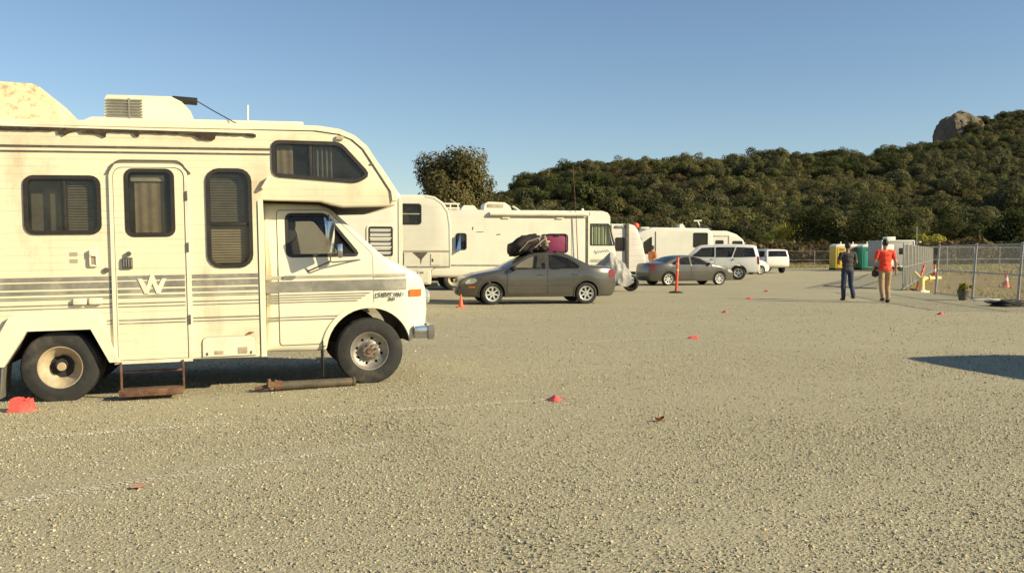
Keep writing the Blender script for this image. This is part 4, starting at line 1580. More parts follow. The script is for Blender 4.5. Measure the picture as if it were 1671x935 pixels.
SEDAN = dict(W=1.72, R=.302, fa=1.335, ra=-1.335, sill=.21, belt=.94, tumble=.43, clear=True,
             top=[(2.08, .21), (2.20, .24), (2.27, .42), (2.24, .62), (2.12, .735), (1.62, .87), (1.10, .955, 'glass_front'), (.26, 1.375), (0, 1.43), (-.55, 1.43), (-.86, 1.375, 'glass_rear'), (-1.50, 1.055),
                  (-1.72, 1.045), (-2.12, 1.015), (-2.21, .95), (-2.25, .62), (-2.24, .40), (-2.16, .24), (-2.04, .21)],
             windows=[[(.85, .985), (.30, 1.30), (.08, 1.36), (-.16, 1.375), (-.16, .975)], [(-.25, .975), (-.25, 1.375), (-.60, 1.355), (-.88, 1.26), (-1.14, 1.06), (-1.10, .985)]],
             doors=[[(.92, .30), (.92, .96), (.30, 1.36), (-.20, 1.40), (-.20, .30)], [(-.215, .30), (-.215, 1.40), (-.62, 1.385), (-.94, 1.27), (-1.20, 1.03), (-.98, .72), (-.90, .30)]],
             mirror=(.74, 1.0), rub=.56, head=[(1.74, .66), (1.80, .735), (1.96, .71), (2.07, .62), (2.06, .57), (1.86, .58)], tailamp=[(-2.03, .72), (-2.0, .95), (-2.16, .97), (-2.22, .75)],
             side_lamp=[(1.80, .47), (1.80, .50), (1.98, .50), (1.98, .47)], wheel='alloy7', rim=.205, tw=.19, rim_m=None, face=(.45, .16), plate=.78, tailz=.84, seat=(-.28, .40), mirror_m=M['black'], steer=R(6))
M['alloy'] = simple('alloy', (0.66, 0.64, 0.58), 0.32, metal=0.6, var=0.12, scale=9)
SEDAN['rim_m'] = M['alloy']
M['grey_paint'] = paint('grey_paint', (0.118, 0.110, 0.094), .5, .26)
M['silver_paint'] = paint('silver_paint', (0.115, 0.108, 0.094), .5, .28)
M['white_paint'] = paint('white_paint', (0.80, 0.78, 0.71), 0.0, .35)
M['green_paint'] = paint('green_paint', (0.06, 0.085, 0.075), .4, .35)
M['dark_paint'] = paint('dark_paint', (0.03, 0.035, 0.045), .4, .3)

# grey sedan: nose to the left, slightly towards the camera
neon_c = (0.64, 27.15, 0)
car('sedan_car', neon_c, math.pi + R(11), 'dark grey four-door sedan with luggage strapped on its roof', SEDAN, M['grey_paint'], sc=1.035)

SEDAN2 = dict(SEDAN, W=1.80, R=.325, fa=1.44, ra=-1.42, sill=.22, belt=.98, tumble=.42, clear=False, steer=0.0,
              top=[(2.26, .22), (2.36, .26), (2.40, .46), (2.36, .66), (2.2, .76), (1.70, .90), (1.15, 1.0, 'glass_front'), (.30, 1.39), (.0, 1.445), (-.60, 1.445), (-.95, 1.385, 'glass_rear'), (-1.62, 1.11),
                   (-1.85, 1.10), (-2.28, 1.07), (-2.37, .98), (-2.42, .66), (-2.40, .42), (-2.32, .26), (-2.2, .22)],
              windows=[[(.88, 1.03), (.34, 1.32), (.08, 1.385), (-.16, 1.39), (-.16, 1.01)], [(-.24, 1.01), (-.24, 1.39), (-.62, 1.37), (-.95, 1.26), (-1.26, 1.09), (-1.22, 1.02)]],
              doors=[[(.98, .32), (.98, 1.0), (.32, 1.385), (-.19, 1.415), (-.19, .32)], [(-.21, .32), (-.21, 1.415), (-.66, 1.40), (-1.02, 1.27), (-1.30, 1.06), (-1.06, .76), (-.98, .32)]],
              mirror=(.80, 1.05), rub=.50, head=[(1.92, .70), (1.98, .79), (2.14, .76), (2.27, .66), (2.26, .60), (2.04, .62)], tailamp=[(-2.10, .80), (-2.12, 1.04), (-2.34, .98), (-2.39, .72), (-2.24, .72)],
              rim=.235, tw=.21, plate=.80, tailz=.90, tailh=.2, face=(.50, .2), seat=(-.28, .44), mirror_m=M['silver_paint'])
SEDAN2.pop('side_lamp')
car('sedan_car', (8.02, 42.55, 0), R(20), 'silver grey sedan seen from behind at an angle, beyond the orange post', SEDAN2, M['silver_paint'], sc=.93)

SUV = dict(W=1.98, R=.385, fa=1.52, ra=-1.50, sill=.40, belt=1.22, tumble=.22, nose=.12, tail=.07, clear=False,
           top=[(2.42, .40), (2.52, .46), (2.56, .72), (2.52, 1.02), (2.42, 1.12), (1.45, 1.22), (1.26, 1.25, 'glass_front'), (.68, 1.82), (.46, 1.90), (-.8, 1.94), (-2.25, 1.91), (-2.45, 1.84, 'glass_rear'), (-2.60, 1.26),
                (-2.64, .95), (-2.64, .56), (-2.58, .44), (-2.46, .40)],
           windows=[[(1.02, 1.27), (.48, 1.74), (-.18, 1.775), (-.18, 1.25)], [(-.28, 1.25), (-.28, 1.775), (-1.30, 1.775), (-1.12, 1.25)], [(-1.22, 1.25), (-1.40, 1.775), (-2.28, 1.74), (-2.40, 1.27)]],
           doors=[[(1.10, .48), (1.10, 1.26), (.48, 1.83), (-.21, 1.86), (-.21, .48)], [(-.235, .48), (-.235, 1.86), (-1.36, 1.86), (-1.16, 1.16), (-1.02, .8), (-1.02, .48)]],
           mirror=(.92, 1.30), rub=.78, head=[(2.22, .86), (2.22, 1.08), (2.48, 1.03), (2.52, .88)], tailamp=[(-2.50, .86), (-2.48, 1.28), (-2.585, 1.28), (-2.62, .86)],
           wheel='alloy5', rim=.235, tw=.25, rim_m=M['alloy'], face=(.82, .3), plate=.98, tailz=1.08, tailh=.4, seat=(-.1, .75), bumper=.55, bumper_m=M['chrome'], mirror_m=M['black'], handle=M['black'])
car('suv_car', (11.1, 51.55, 0), math.pi - R(10), 'large white sport utility vehicle with dark tinted windows behind the silver sedan', SUV, M['white_paint'], 'suv')
HATCH = dict(SEDAN, W=1.66, R=.29, fa=1.20, ra=-1.20, belt=.95, clear=False, steer=0.0,
             top=[(1.82, .21), (1.92, .26), (1.96, .45), (1.92, .64), (1.80, .74), (1.45, .90), (1.05, 1.0, 'glass_front'), (.30, 1.40), (.05, 1.46), (-1.2, 1.44), (-1.55, 1.36, 'glass_rear'), (-1.80, .98), (-1.86, .70), (-1.86, .40),
                  (-1.80, .25), (-1.70, .21)],
             windows=[[(.85, 1.0), (.32, 1.33), (.05, 1.39), (-.30, 1.39), (-.30, .985)], [(-.40, .985), (-.40, 1.39), (-1.2, 1.37), (-1.42, 1.02)]],
             doors=[[(.92, .30), (.92, .98), (.30, 1.39), (-.35, 1.42), (-.35, .30)]], mirror=(.74, 1.03), head=[(1.60, .68), (1.62, .80), (1.80, .72), (1.88, .62)], tailamp=[(-1.70, .70), (-1.70, 1.0), (-1.78, .98), (-1.84, .72)],
             plate=.7, tailz=.8, face=(.48, .16))
HATCH.pop('side_lamp')
car('compact_car', (15.75, 63.6, 0), R(12), 'small white compact car between the white sport utility vehicle and the far truck', HATCH, M['white_paint'], detail=True)
TRUCK = dict(SUV, top=[(2.42, .42), (2.52, .48), (2.56, .74), (2.52, 1.0), (2.42, 1.08), (1.5, 1.14), (1.25, 1.17, 'glass_front'), (.70, 1.66), (.5, 1.72), (-.3, 1.74), (-2.3, 1.72), (-2.48, 1.66, 'glass_rear'), (-2.62, 1.16),
                  (-2.66, .90), (-2.66, .58), (-2.58, .46), (-2.46, .42)],
             windows=[[(1.05, 1.2), (.58, 1.58), (-.1, 1.62), (-.1, 1.18)], [(-.3, 1.18), (-.3, 1.62), (-2.25, 1.60), (-2.38, 1.2)]],
             doors=[[(1.10, .50), (1.10, 1.2), (.55, 1.66), (-.15, 1.68), (-.15, .50)]], belt=1.15, tailz=.98)
car('pickup_truck', (18.9, 69.4, 0), R(99), 'white pickup truck with a topper seen from the rear by the far fence', TRUCK, M['white_paint'], 'truck')
car('suv_car', (18.3, 72.5, 0), R(15), 'dark green vehicle mostly hidden behind the small white car', TRUCK, M['green_paint'], 'suv', detail=False)
# parked just outside the right edge: its shadow falls into the picture
car('suv_car', (10.4, 9.42, 0), R(283), 'dark vehicle parked just outside the right edge, casting the shadow there', SUV, M['dark_paint'], 'suv', detail=False)

# ---- luggage on the grey sedan
nx, ny = math.cos(math.pi + R(11)), math.sin(math.pi + R(11))
RZ = 1.035 * 1.45


def lug(dx, dy):
    return (neon_c[0] + nx * dx - ny * dy, neon_c[1] + ny * dx + nx * dy)


def puffy(name, size, mat, parent, seed, sub=3, amp=.12, sq=2.6):
    bm = bmesh.new()
    bmesh.ops.create_cube(bm, size=2.0)
    bmesh.ops.subdivide_edges(bm, edges=list(bm.edges), cuts=9, use_grid_fill=True)
    for v in bm.verts:
        d = v.co
        k = (abs(d.x) ** sq + abs(d.y) ** sq + abs(d.z) ** sq) ** (-1 / sq)
        d = d * k
        n = 1 + amp * mnoise.fractal(d * 1.7 + Vector((seed, 0, 0)), 1.0, 2.0, 4)
        v.co = Vector((d.x * size[0] / 2, d.y * size[1] / 2, d.z * size[2] / 2)) * n
    me = bpy.data.meshes.new(name)
    bm.to_mesh(me)
    bm.free()
    me.polygons.foreach_set('use_smooth', np.ones(len(me.polygons), bool))
    me.materials.append(mat)
    return link(name, me, parent)


M['duffel'] = simple('duffel', (0.030, 0.020, 0.018), 0.8, var=0.4, scale=10, bump=0.3)
M['magenta'] = simple('magenta', (0.24, 0.025, 0.085), 0.6, var=0.3, scale=6, bump=0.1)
M['tan_cloth'] = simple('tan_cloth', (0.42, 0.33, 0.24), 0.9, var=0.4, scale=10, bump=0.3)
x, y = lug(.16, 0)
bag = empty('duffel_bag', (x, y, RZ + .0), math.pi + R(11), label='bulging black bag at the front of the sedan roof', cat='bag')
o = puffy('bag_body', (.98, .80, .52), M['duffel'], bag, 1.0, amp=.22)
o.location = (.12, 0, .20)
o.rotation_euler = (0, R(20), 0)
MB().tube([(.35, .40, .02), (.1, .44, .30), (-.2, .40, .40), (-.35, .3, .30)], .014, 6).build('strap', M['tan_cloth'], bag)
x, y = lug(-.62, 0)
sc_ = empty('suitcase', (x, y, RZ - .02), math.pi + R(11), label='magenta suitcase with black edges on the back of the sedan roof', cat='suitcase')
MB().box((0, 0, .27), (.62, .70, .52), .07).build('case_shell', M['magenta'], sc_)
b = MB()
for yy_ in (-.36, .36):
    pth = [(p[0], yy_, p[1] + .27) for p in rrect(-.315, -.265, .315, .265, .08, 4)]
    b.tube(pth + [pth[0]], .022, 6)
b.build('case_edge', M['duffel'], sc_)
MB().box((0, .37, .50), (.16, .03, .03), .01).build('case_handle', M['duffel'], sc_)
x, y = lug(-.22, .12)
bd = empty('bundle', (x, y, RZ), math.pi + R(11), label='loose bundle of clothes and gear between the bag and the suitcase', cat='bundle')
o = puffy('cloth_heap', (.42, .72, .38), M['tan_cloth'], bd, 5.0, amp=.5, sq=2.0)
o.location = (0, 0, .28)
o = puffy('dark_cloth', (.55, .7, .26), M['duffel'], bd, 9.0, amp=.4, sq=2.0)
o.location = (.02, .02, .10)
MB().tube([(.3, .42, .12), (.12, .43, .30), (-.06, .40, .42)], .018, 6).build('pole', M['tan_cloth'], bd)
b = MB()
for xx_ in (.2, -.55):
    b.box((neon_c[0] + nx * xx_, neon_c[1] + ny * xx_, RZ + .01), (.05, 1.15, .03), .008, Matrix.Rotation(R(11), 3, 'Z'))
rk = b.build('roof_rack', M['black'], None)
tag(rk, 'black roof rack bars under the luggage on the sedan', 'roof rack')

# ---- covered motorcycle behind the sedan
mc = empty('motorcycle', (3.98, 35.6, 0), R(-14), label='motorcycle under a loose grey cover beside the grey sedan tail', cat='motorcycle')
M['cover'] = simple('cover', (0.36, 0.345, 0.32), 0.55, var=0.35, scale=4, bump=0.3)
n1, n2 = 56, 30
V, F = [], []
rs = random.Random(2)
for i in range(n1 + 1):
    t = i / n1
    x = -1.0 + 1.75 * t
    topz = np.interp(x, [-1.0, -.75, -.45, -.18, .05, .35, .6, .75], [.95, 1.02, 1.25, 1.52, 1.30, 1.02, .78, .55])
    wid = np.interp(x, [-1.0, -.5, -.15, .2, .75], [.20, .34, .44, .34, .14])
    for j in range(n2 + 1):
        s = -1 + 2 * j / n2
        lo = np.interp(x, [-1.0, -.4, .2, .75], [.26, .14, .22, .30]) + .06 * math.sin(x * 9)
        a = abs(s)
        z = topz - (topz - lo) * a ** 1.7
        y = math.copysign(wid * (1 - (1 - a) ** 2.2) * (1 + .25 * a), s)
        fold = .03 * math.sin(x * 13 + s * 3.1 + 3 * math.sin(x * 5)) * a + .10 * mnoise.fractal(Vector((x * 3.2, s * 1.6, 1.5)), 1, 2, 5)
        V.append((x + fold * .5, y + math.copysign(fold, s), z + fold * .6))
for i in range(n1):
    for j in range(n2):
        a = i * (n2 + 1) + j
        F.append((a, a + 1, a + n2 + 2, a + n2 + 1))
link('cover', mesh_from('cover', V, F, M['cover'], None, 50), mc)
wheel(mc, .62, 0, .31, .31, .13, 'alloy7', .2, M['under'])
wheel(mc, -.75, 0, .31, .31, .15, 'alloy7', .2, M['under'])
MB().box((-.05, 0, .42), (.7, .28, .34), .06).cyl((.62, .08, .31), (.30, .1, .98), .025).cyl((.62, -.08, .31), (.30, -.1, .98), .025).build('frame', M['under'], mc)


# ================================================================== OTHER MOTORHOMES AND TRAILERS
M['trailer_skin'] = siding('trailer_skin', (0.80, 0.745, 0.61), .16, .5, amt=.3)
M['trailer_skin_b'] = siding('trailer_skin_b', (0.79, 0.74, 0.60), .24, .35, amt=.22)
M['ribbed_skin'] = siding('ribbed_skin', (0.74, 0.68, 0.60), .27, 1.6, amt=.3)
M['smooth_skin'] = simple('smooth_skin', (0.80, 0.76, 0.64), 0.4, var=0.06, scale=1.2, dirt=(0.45, 0.36, 0.22), dirt_amt=0.3)


def stripes_mat():
    t = NT('striped_curtain')
    v = t.coord()
    s = t.n('SeparateXYZ')
    t.l(v, s.inputs[0])
    a = t.math('GREATER_THAN', t.math('FRACT', t.math('MULTIPLY', s.outputs[0], 7.0)), .55)
    t.bsdf(t.mix(a, (0.72, 0.70, 0.52), (0.20, 0.24, 0.08)), .9)
    return t.m


M['striped'] = stripes_mat()


def rvbox(name, loc, rz, label, cat, outline, holes, skin, width=2.4, wheels=(), glass_m=None, r=.06, group=None, Rw=.35):
    t = empty(name, loc, rz, label=label, cat=cat, group=group)
    sh = Shell(outline, lambda x, z: width / 2, width / 2, r, .04, .4)
    sh.body('body', t, skin, M['under'], near=holes, glass_m=M['glass_dark'])
    for h in holes:
        sh.window(t, h, -1, glass_m or M['glass_dark'], .035, M['gasket'], .02, .012)
    b = MB()
    xs = [p[0] for p in outline]
    for y in (.6, width - .6):
        b.box(((min(xs) + max(xs)) / 2, y, min(p[1] for p in outline) - .04), (max(xs) - min(xs) - .8, .08, .10))
    b.build('chassis', M['under'], t)
    for x in wheels:
        wheel(t, x, .16, Rw, Rw, .22, 'dual', Rw * .58, M['rust_pale'])
        wheel(t, x, width - .16, Rw, Rw, .22, 'dual', Rw * .58, M['rust_pale'], True)
    return t, sh


HD = R(11)
# trailer seen past the near motorhome's windshield
j_h = rrect(-.80, 1.42, -.27, 2.08, .03)
t1, s1 = rvbox('travel_trailer', (-2.66, 22.4, 0), HD, 'cream travel trailer with a louvred window just behind the near motorhome cab', 'trailer',
               [(-6.2, .45, 'under'), (-4.0, .45, 'under'), (0, .45, None), (0, 2.75, None), (-.08, 2.93, None), (-.3, 2.98, None), (-6.2, 2.98, None)], [j_h], M['trailer_skin'], 2.35, (-3.4, -4.2))
for k in range(6):
    MB().box((-.535, .0, 1.47 + k * .11), (.50, .01, .075), rot=Matrix.Rotation(R(25), 3, 'X')).build('louvre', M['plain_white'], t1)
s1.patch('window_trim', t1, M['rv_white'], inset(ccw(j_h), -.07), -1, .02, .02, holes=[inset(ccw(j_h), -.03)], g=9)
s1.patch('corner_trim', t1, M['rv_white'], [(-.10, .46), (-.01, .46), (-.01, 2.8), (-.10, 2.8)], -1, .014, .014, g=9)
s1.patch('corner_gap', t1, M['stripe'], [(-.115, .46), (-.103, .46), (-.103, 2.8), (-.115, 2.8)], -1, .004, .004, g=9)
for z in (1.62, 1.84):
    MB().box((-.535, .0, z), (.53, .03, .02)).build('window_bar', M['rv_white'], t1)

# fifth-wheel trailer with a rounded nose
w2 = rrect(-1.72, 2.37, -.94, 2.94, .06)
t2, s2 = rvbox('fifth_wheel_trailer', (-1.86, 28.2, 0), HD * .5, 'tall cream trailer with a rounded upper nose, left of the grey sedan', 'trailer',
               [(-6.8, .50, 'under'), (-.62, .50, None), (-.62, .92, 'under'), (-.5, 1.0, 'under'), (-.02, 1.02, None), (0, 1.6, None), (-.01, 2.35, None), (-.08, 2.75, None), (-.25, 3.02, None), (-.5, 3.19, None), (-.75, 3.24, None), (-6.8, 3.26, None)],
               [w2], M['trailer_skin_b'], 2.4, (-3.6, -4.5))
MB().box((-1.33, .012, 2.66), (.78, .03, .035), .004).build('window_bar', M['stripe_pale'], t2)
s2.patch('belt_moulding', t2, M['stripe_pale'], strip([(-6.7, 1.53), (-.03, 1.53)], .05), -1, .012, .012, g=9)
s2.patch('lower_moulding', t2, M['stripe'], strip([(-1.35, 1.05), (-.06, 1.05)], .035), -1, .014, .014, g=9)
s2.patch('propane_hatch', t2, M['rv_white'], rrect(-.62, 1.1, -.32, 1.45, .02), -1, .016, .016, g=9)
s2.patch('service_hatch', t2, M['rv_white'], rrect(-1.02, .56, -.70, .94, .02), -1, .014, .014, g=9)
s2.patch('hatch_label', t2, M['stripe'], rrect(-.97, .84, -.85, .90, .005), -1, .018, .006, g=9)
s2.patch('dark_vent', t2, M['trim_dark'], rrect(-1.52, 1.10, -1.44, 1.48, .02), -1, .01, .01, g=9)
s2.patch('torn_skin', t2, M['trim_dark'], [(-1.18, 1.49), (-.72, 1.49), (-.90, 1.28), (-.93, 1.12), (-.95, 1.28)], -1, .006, .006, g=9)
s2.patch('latch', t2, M['trim_dark'], rrect(-.60, 1.20, -.55, 1.30, .01), -1, .02, .02, g=9)
s2.patch('corner_trim', t2, M['rv_white'], strip([(-.03, 1.05), (-.045, 2.3), (-.11, 2.72), (-.28, 2.98), (-.52, 3.15), (-.78, 3.2)], .04), -1, .01, .01, g=9)

# long motorhome with a flat front
wA = rpoly([(-1.06, 1.80), (-1.06, 2.62), (-.30, 2.62), (-.07, 1.80)], .04)
wB = rrect(-6.52, 1.62, -6.15, 2.22, .07)
tA, sA = rvbox('motorhome', (4.22, 37.4, 0), HD, 'long cream flat-fronted motorhome with green striped curtains behind the grey sedan', 'motorhome',
               [(-9.5, .55, 'under'), (-.9, .45, 'under'), (-.18, .45, None), (-.02, .62, None), (.02, 1.0, None), (.01, 1.55, 'glass_front'), (-.24, 2.62, None), (-.21, 2.75, None), (-.22, 2.95, None), (-.32, 3.10, None), (-.55, 3.17, None),
                (-9.5, 3.17, None)], [wA, wB], M['trailer_skin_b'], 2.4, (-1.9, -6.6), M['glass_clear'], .09, Rw=.42)
drape(tA, -1.04, -.14, 1.78, 2.62, .09, M['striped'], 10, .02)
MB().box((-6.33, .10, 1.9), (.4, .02, .6)).build('dark_blind', M['black'], tA)
MB().prism([(-6.56, 1.56), (-6.38, 1.56), (-6.40, 2.22)], -.25, -.02).build('window_awning', simple('blue_cloth', (.10, .22, .45), .8), tA)
s_ = sA
s_.patch('cab_seam', tA, M['trim_dark'], strip([(-1.22, .6), (-1.22, 2.98)], .07), -1, .02, .02, g=9)
s_.patch('cab_trim', tA, M['rv_white'], strip([(-1.14, .6), (-1.14, 2.98)], .07), -1, .03, .03, g=9)
s_.patch('front_cap', tA, M['smooth_skin'], rpoly([(-1.1, 2.66), (-.27, 2.66), (-.24, 2.93), (-.36, 3.08), (-.56, 3.14), (-1.1, 3.14)], .05), -1, .02, .02, g=.3)
s_.patch('lower_panel', tA, M['smooth_skin'], rrect(-1.1, 1.22, -.06, 1.76, .02), -1, .015, .015, g=9)
s_.patch('cab_stripe', tA, M['stripe_pale'], strip([(-1.1, 1.15), (-.05, 1.15)], .09), -1, .012, .012, g=9)
s_.patch('wide_panel', tA, M['smooth_skin'], rrect(-1.85, .6, -1.32, 2.92, .02), -1, .012, .012, g=9)
squig = [(-.92 + .62 * i / 40, 1.52 + .055 * math.sin(i * .95) * (1.5 if i < 8 else .8) - .03 + .002 * i) for i in range(41)]
s_.patch('script_emblem', tA, M['stripe'], strip(squig, .022), -1, .02, .004, g=9)
MB().cyl((-5.2, -.06, 3.02), (-1.3, -.06, 3.02), .085, n=16).build('awning_roll', M['rv_white'], tA)
MB().box((-3.3, -.02, 2.90), (4.1, .05, .035), .01).build('awning_rail', M['stripe_pale'], tA)
for x in (-4.55, -2.35):
    MB().box((x, -.03, 2.86), (.30, .06, .05), .02).build('awning_lamp', M['rv_white'], tA)
MB().prism([(-5.35, 3.15), (-5.30, 3.44), (-5.18, 3.52), (-4.50, 3.50), (-4.28, 3.36), (-4.2, 3.15)], .5, 1.5).build('roof_air_conditioner', M['rv_white'], tA)
MB().box((-4.88, .49, 3.36), (.65, .03, .14), .01).build('grille', M['stripe_pale'], tA)
MB().box((-4.02, .6, 3.26), (.35, .3, .05), .01, Matrix.Rotation(R(35), 3, 'Y')).build('roof_vent_lid', M['rv_white'], tA)
b = MB()
for x in (-7.0, -6.7, -6.4):
    b.box((x, .45, 3.29), (.05, .05, .28))
for z in (3.25, 3.42):
    b.box((-6.7, .45, z), (.75, .04, .06))
b.build('roof_rack', M['rv_white'], tA)
MB().prism([(-6.3, 3.15), (-6.15, 3.37), (-5.75, 3.37), (-5.55, 3.15)], .5, 1.2).build('roof_vent', M['rv_white'], tA)
MB().box((-6.55, .6, 3.5), (.36, .3, .04), .01, Matrix.Rotation(R(38), 3, 'Y')).build('roof_hatch_lid', M['rust_pale'], tA)
MB().tube([(-1.62, -.10, 1.2), (-1.70, -.10, 3.0), (-1.83, -.08, 4.95)], [.018, .014, .008], 6).build('whip_antenna', M['rust'], tA)
MB().ball((-1.30, .4, 3.22), .07, 6).build('roof_marker', M['rv_white'], tA)
for (x, z, w, h) in ((-5.75, 2.28, .34, .035), (-5.9, 2.36, .05, .16), (-4.95, 2.18, .2, .05), (-7.2, 1.98, .2, .06)):
    s_.patch('skin_scar', tA, M['ragged'], rpoly([(x, z), (x + w, z + h * .3), (x + w * .8, z + h), (x + w * .1, z + h * .7)], .01), -1, .004, .004, g=9)
sA.patch('lower_rail', tA, M['stripe'], strip([(-9.3, 1.0), (-4.2, .98)], .05), -1, .014, .014, g=9)

# ribbed trailer, cream motorhome and the farthest trailer
t3, s3 = rvbox('ribbed_trailer', (6.55, 45.3, 0), HD, 'small white trailer with ribbed siding and a slanted front end', 'trailer',
               [(-3.6, .55, 'under'), (.02, .55, None), (.05, 1.2, None), (-.08, 1.75, None), (-.38, 2.62, None), (-.55, 2.82, None), (-.75, 2.88, None), (-3.6, 2.9, None)], [rrect(-1.5, 1.6, -1.08, 2.2, .05)], M['ribbed_skin'], 2.2, (-2.0,), r=.05)
MB().box((-.93, -.06, 1.75), (.16, .10, 2.35), .02).build('door_edge', M['trim_dark'], t3)
MB().box((-1.25, -.02, 2.75), (.6, .06, .12), .02).build('awning_roll', M['stripe'], t3)
w4 = rrect(-1.20, 1.84, -.36, 2.66, .05)
w4b = rpoly([(-4.25, 1.45), (-4.25, 2.10), (-3.80, 2.42), (-3.80, 1.45)], .05)
t4, s4 = rvbox('motorhome', (12.15, 55.6, 0), HD * .5, 'cream motorhome with one dark side window behind the silver sedan', 'motorhome',
               [(-4.9, .6, 'under'), (-.2, .5, 'under'), (0, .6, None), (0, 2.5, None), (-.08, 2.75, None), (-.3, 2.95, None), (-3.6, 3.0, None), (-3.9, 2.94, None), (-4.7, 2.66, None), (-4.78, 2.52, None), (-4.45, 2.30, None), (-4.95, 1.4, None)],
               [w4, w4b], M['smooth_skin'], 2.4, (-1.0, -4.0), None, .08)
s4.patch('corner_trim', t4, M['trim_dark'], strip([(-3.55, 1.2), (-3.55, 2.75)], .06), -1, .01, .01, g=9)
MB().prism([(-1.95, 2.98), (-1.9, 3.22), (-1.75, 3.26), (-1.55, 2.98)], .5, 1.2).build('roof_vent', M['rv_white'], t4)
MB().box((-4.1, .6, 2.98), (.5, .5, .12), .03).build('roof_hatch', M['rv_white'], t4)
MB().cyl((-.55, .7, 2.95), (-.75, .7, 3.42), .04).cyl((-.98, .7, 3.42), (-.50, .7, 3.44), .05).build('roof_antenna', M['rv_white'], t4)
MB().box((-.25, .8, 3.05), (.7, .8, .04), .01, Matrix.Rotation(R(25), 3, 'Y')).build('solar_panel', M['trim_dark'], t4)
t5, s5 = rvbox('travel_trailer', (15.75, 62.3, 0), HD * .5, 'farthest cream trailer with two small windows and a rounded front', 'trailer',
               [(-4.5, .6, 'under'), (0, .6, None), (.02, 2.1, None), (-.10, 2.35, None), (-.55, 2.72, None), (-1.2, 2.95, None), (-4.5, 3.0, None)], [rrect(-.82, 1.8, -.18, 2.25, .05), rrect(-2.0, 1.75, -1.5, 2.3, .05)], M['smooth_skin'], 2.3, (-2.0, -2.8), r=.05)
s5.patch('awning_frame', t5, M['stripe_pale'], strip([(-2.4, 2.62), (-1.1, 2.62), (-1.1, 1.5)], .05), -1, .03, .03, g=9)
ball = empty('orange_ball', (6.45, 47.9, 0), label='orange ball on a thin pole above the ribbed trailer', cat='ball')
MB().cyl((0, 0, 0), (0, 0, 2.75), .02).build('pole', M['galv'], ball)
MB().ball((0, 0, 2.88), .17, 10).build('globe', M['orange'], ball)

# ================================================================== PORTABLE TOILETS, BOX TRAILER, LAMP POST, HOUSE
M['toilet_yellow'] = simple('toilet_yellow', (0.72, 0.48, 0.04), .5, var=.1, scale=2)
M['toilet_teal'] = simple('toilet_teal', (0.03, 0.28, 0.22), .5, var=.1, scale=2)
M['toilet_grey'] = simple('toilet_grey', (0.30, 0.27, 0.22), .5, var=.1, scale=2)
M['toilet_blue'] = simple('toilet_blue', (0.03, 0.05, 0.13), .5, var=.1, scale=2)


def toilet(px, Y, mat, label):
    x, y, _ = at(px, Y)
    t = empty('portable_toilet', (x, y, 0), R(8), label=label, cat='toilet', group='portable toilets in a row by the far fence')
    MB().box((0, 0, .09), (1.16, 1.2, .18), .02).build('skid_base', M['black'], t)
    MB().box((0, 0, 1.08), (1.10, 1.14, 1.84), .03).build('cabin', mat, t)
    MB().prism([(-.58, 2.0), (.58, 2.0), (.50, 2.13), (.2, 2.24), (-.2, 2.24), (-.50, 2.13)], -.6, .6).build('roof', M['plain_white'], t)
    d = MB().box((0, -.585, 1.06), (.78, .03, 1.72), .01).build('door', mat, t)
    MB().box((.28, -.61, 1.05), (.05, .03, .12), .006).build('handle', M['black'], d)
    b = MB()
    for k in range(5):
        b.box((0, -.606, 1.66 + k * .05), (.5, .015, .02))
    b.build('vent_slats', M['black'], d)
    MB().cyl((.4, .4, 2.1), (.4, .4, 2.45), .05).build('vent_pipe', M['plain_white'], t)
    return t


toilet(1368, 79.2, M['toilet_yellow'], 'yellow portable toilet, leftmost of the row')
toilet(1388, 80.0, M['toilet_grey'], 'grey portable toilet half hidden behind the person in dark clothes')
toilet(1411, 79.2, M['toilet_teal'], 'teal portable toilet between the two walking people')
toilet(1436, 80.2, M['toilet_blue'], 'dark blue portable toilet beside the grey box trailer')
M['box_grey'] = simple('box_grey', (0.36, 0.35, 0.32), .5, var=.15, scale=2, dirt=(.2, .17, .12), dirt_amt=.4)
x, y, _ = at(1453, 75)
bt = empty('box_trailer', (x, y, 0), R(6), label='grey box trailer with a rooftop unit behind the person in the orange shirt', cat='trailer')
MB().box((0, 0, 1.42), (2.7, 2.3, 2.1), .02).build('box', M['box_grey'], bt)
b = MB()
for sx in (-1.35, 1.35):
    b.box((sx, -1.15, 1.42), (.08, .08, 2.14), .01)
for z in (2.46, .4):
    b.box((0, -1.15, z), (2.62, .08, .08), .01)
b.build('edge_trim', M['plain_white'], bt)
MB().box((-.15, 0, 2.64), (.75, .7, .3), .05).build('rooftop_unit', M['plain_white'], bt)
dd = MB().box((-.75, -1.165, 1.32), (.75, .03, 1.7), .01).build('door', M['plain_white'], bt)
MB().box((.45, -1.16, 1.62), (.7, .03, .5), .01).build('window', M['glass_dark'], bt)
b = MB()
for xx_ in (-.5, .4):
    b.lathe([(.12, -.1), (.32, -.1), (.32, .1), (.12, .1)], 18, (xx_, -1.0, .32))
b.build('wheels', M['tyre'], bt)
lp = empty('lamp_post', at(1495, 112), label='thin grey lamp post standing in front of the dark oaks', cat='lamp post')
MB().cyl((0, 0, -.2), (0, 0, 4.7), .07, .05).build('pole', M['galv'], lp)
MB().cyl((0, 0, 2.7), (.35, 0, 2.85), .03).box((.42, 0, 2.82), (.3, .2, .16), .04).build('lamp_head', M['plain_white'], lp)
hx, hy, _ = at(1352, 262)
hz = float(hill_z(np.array(hx), np.array(hy)))
hs = empty('house', (hx, hy, hz), R(25), label='small house with a pale roof half hidden by trees on the slope', cat='house')
hs.scale = (.6, .6, .6)
MB().box((0, 0, 3.0), (8, 6, 6.0)).build('wall', M['box_grey'], hs)
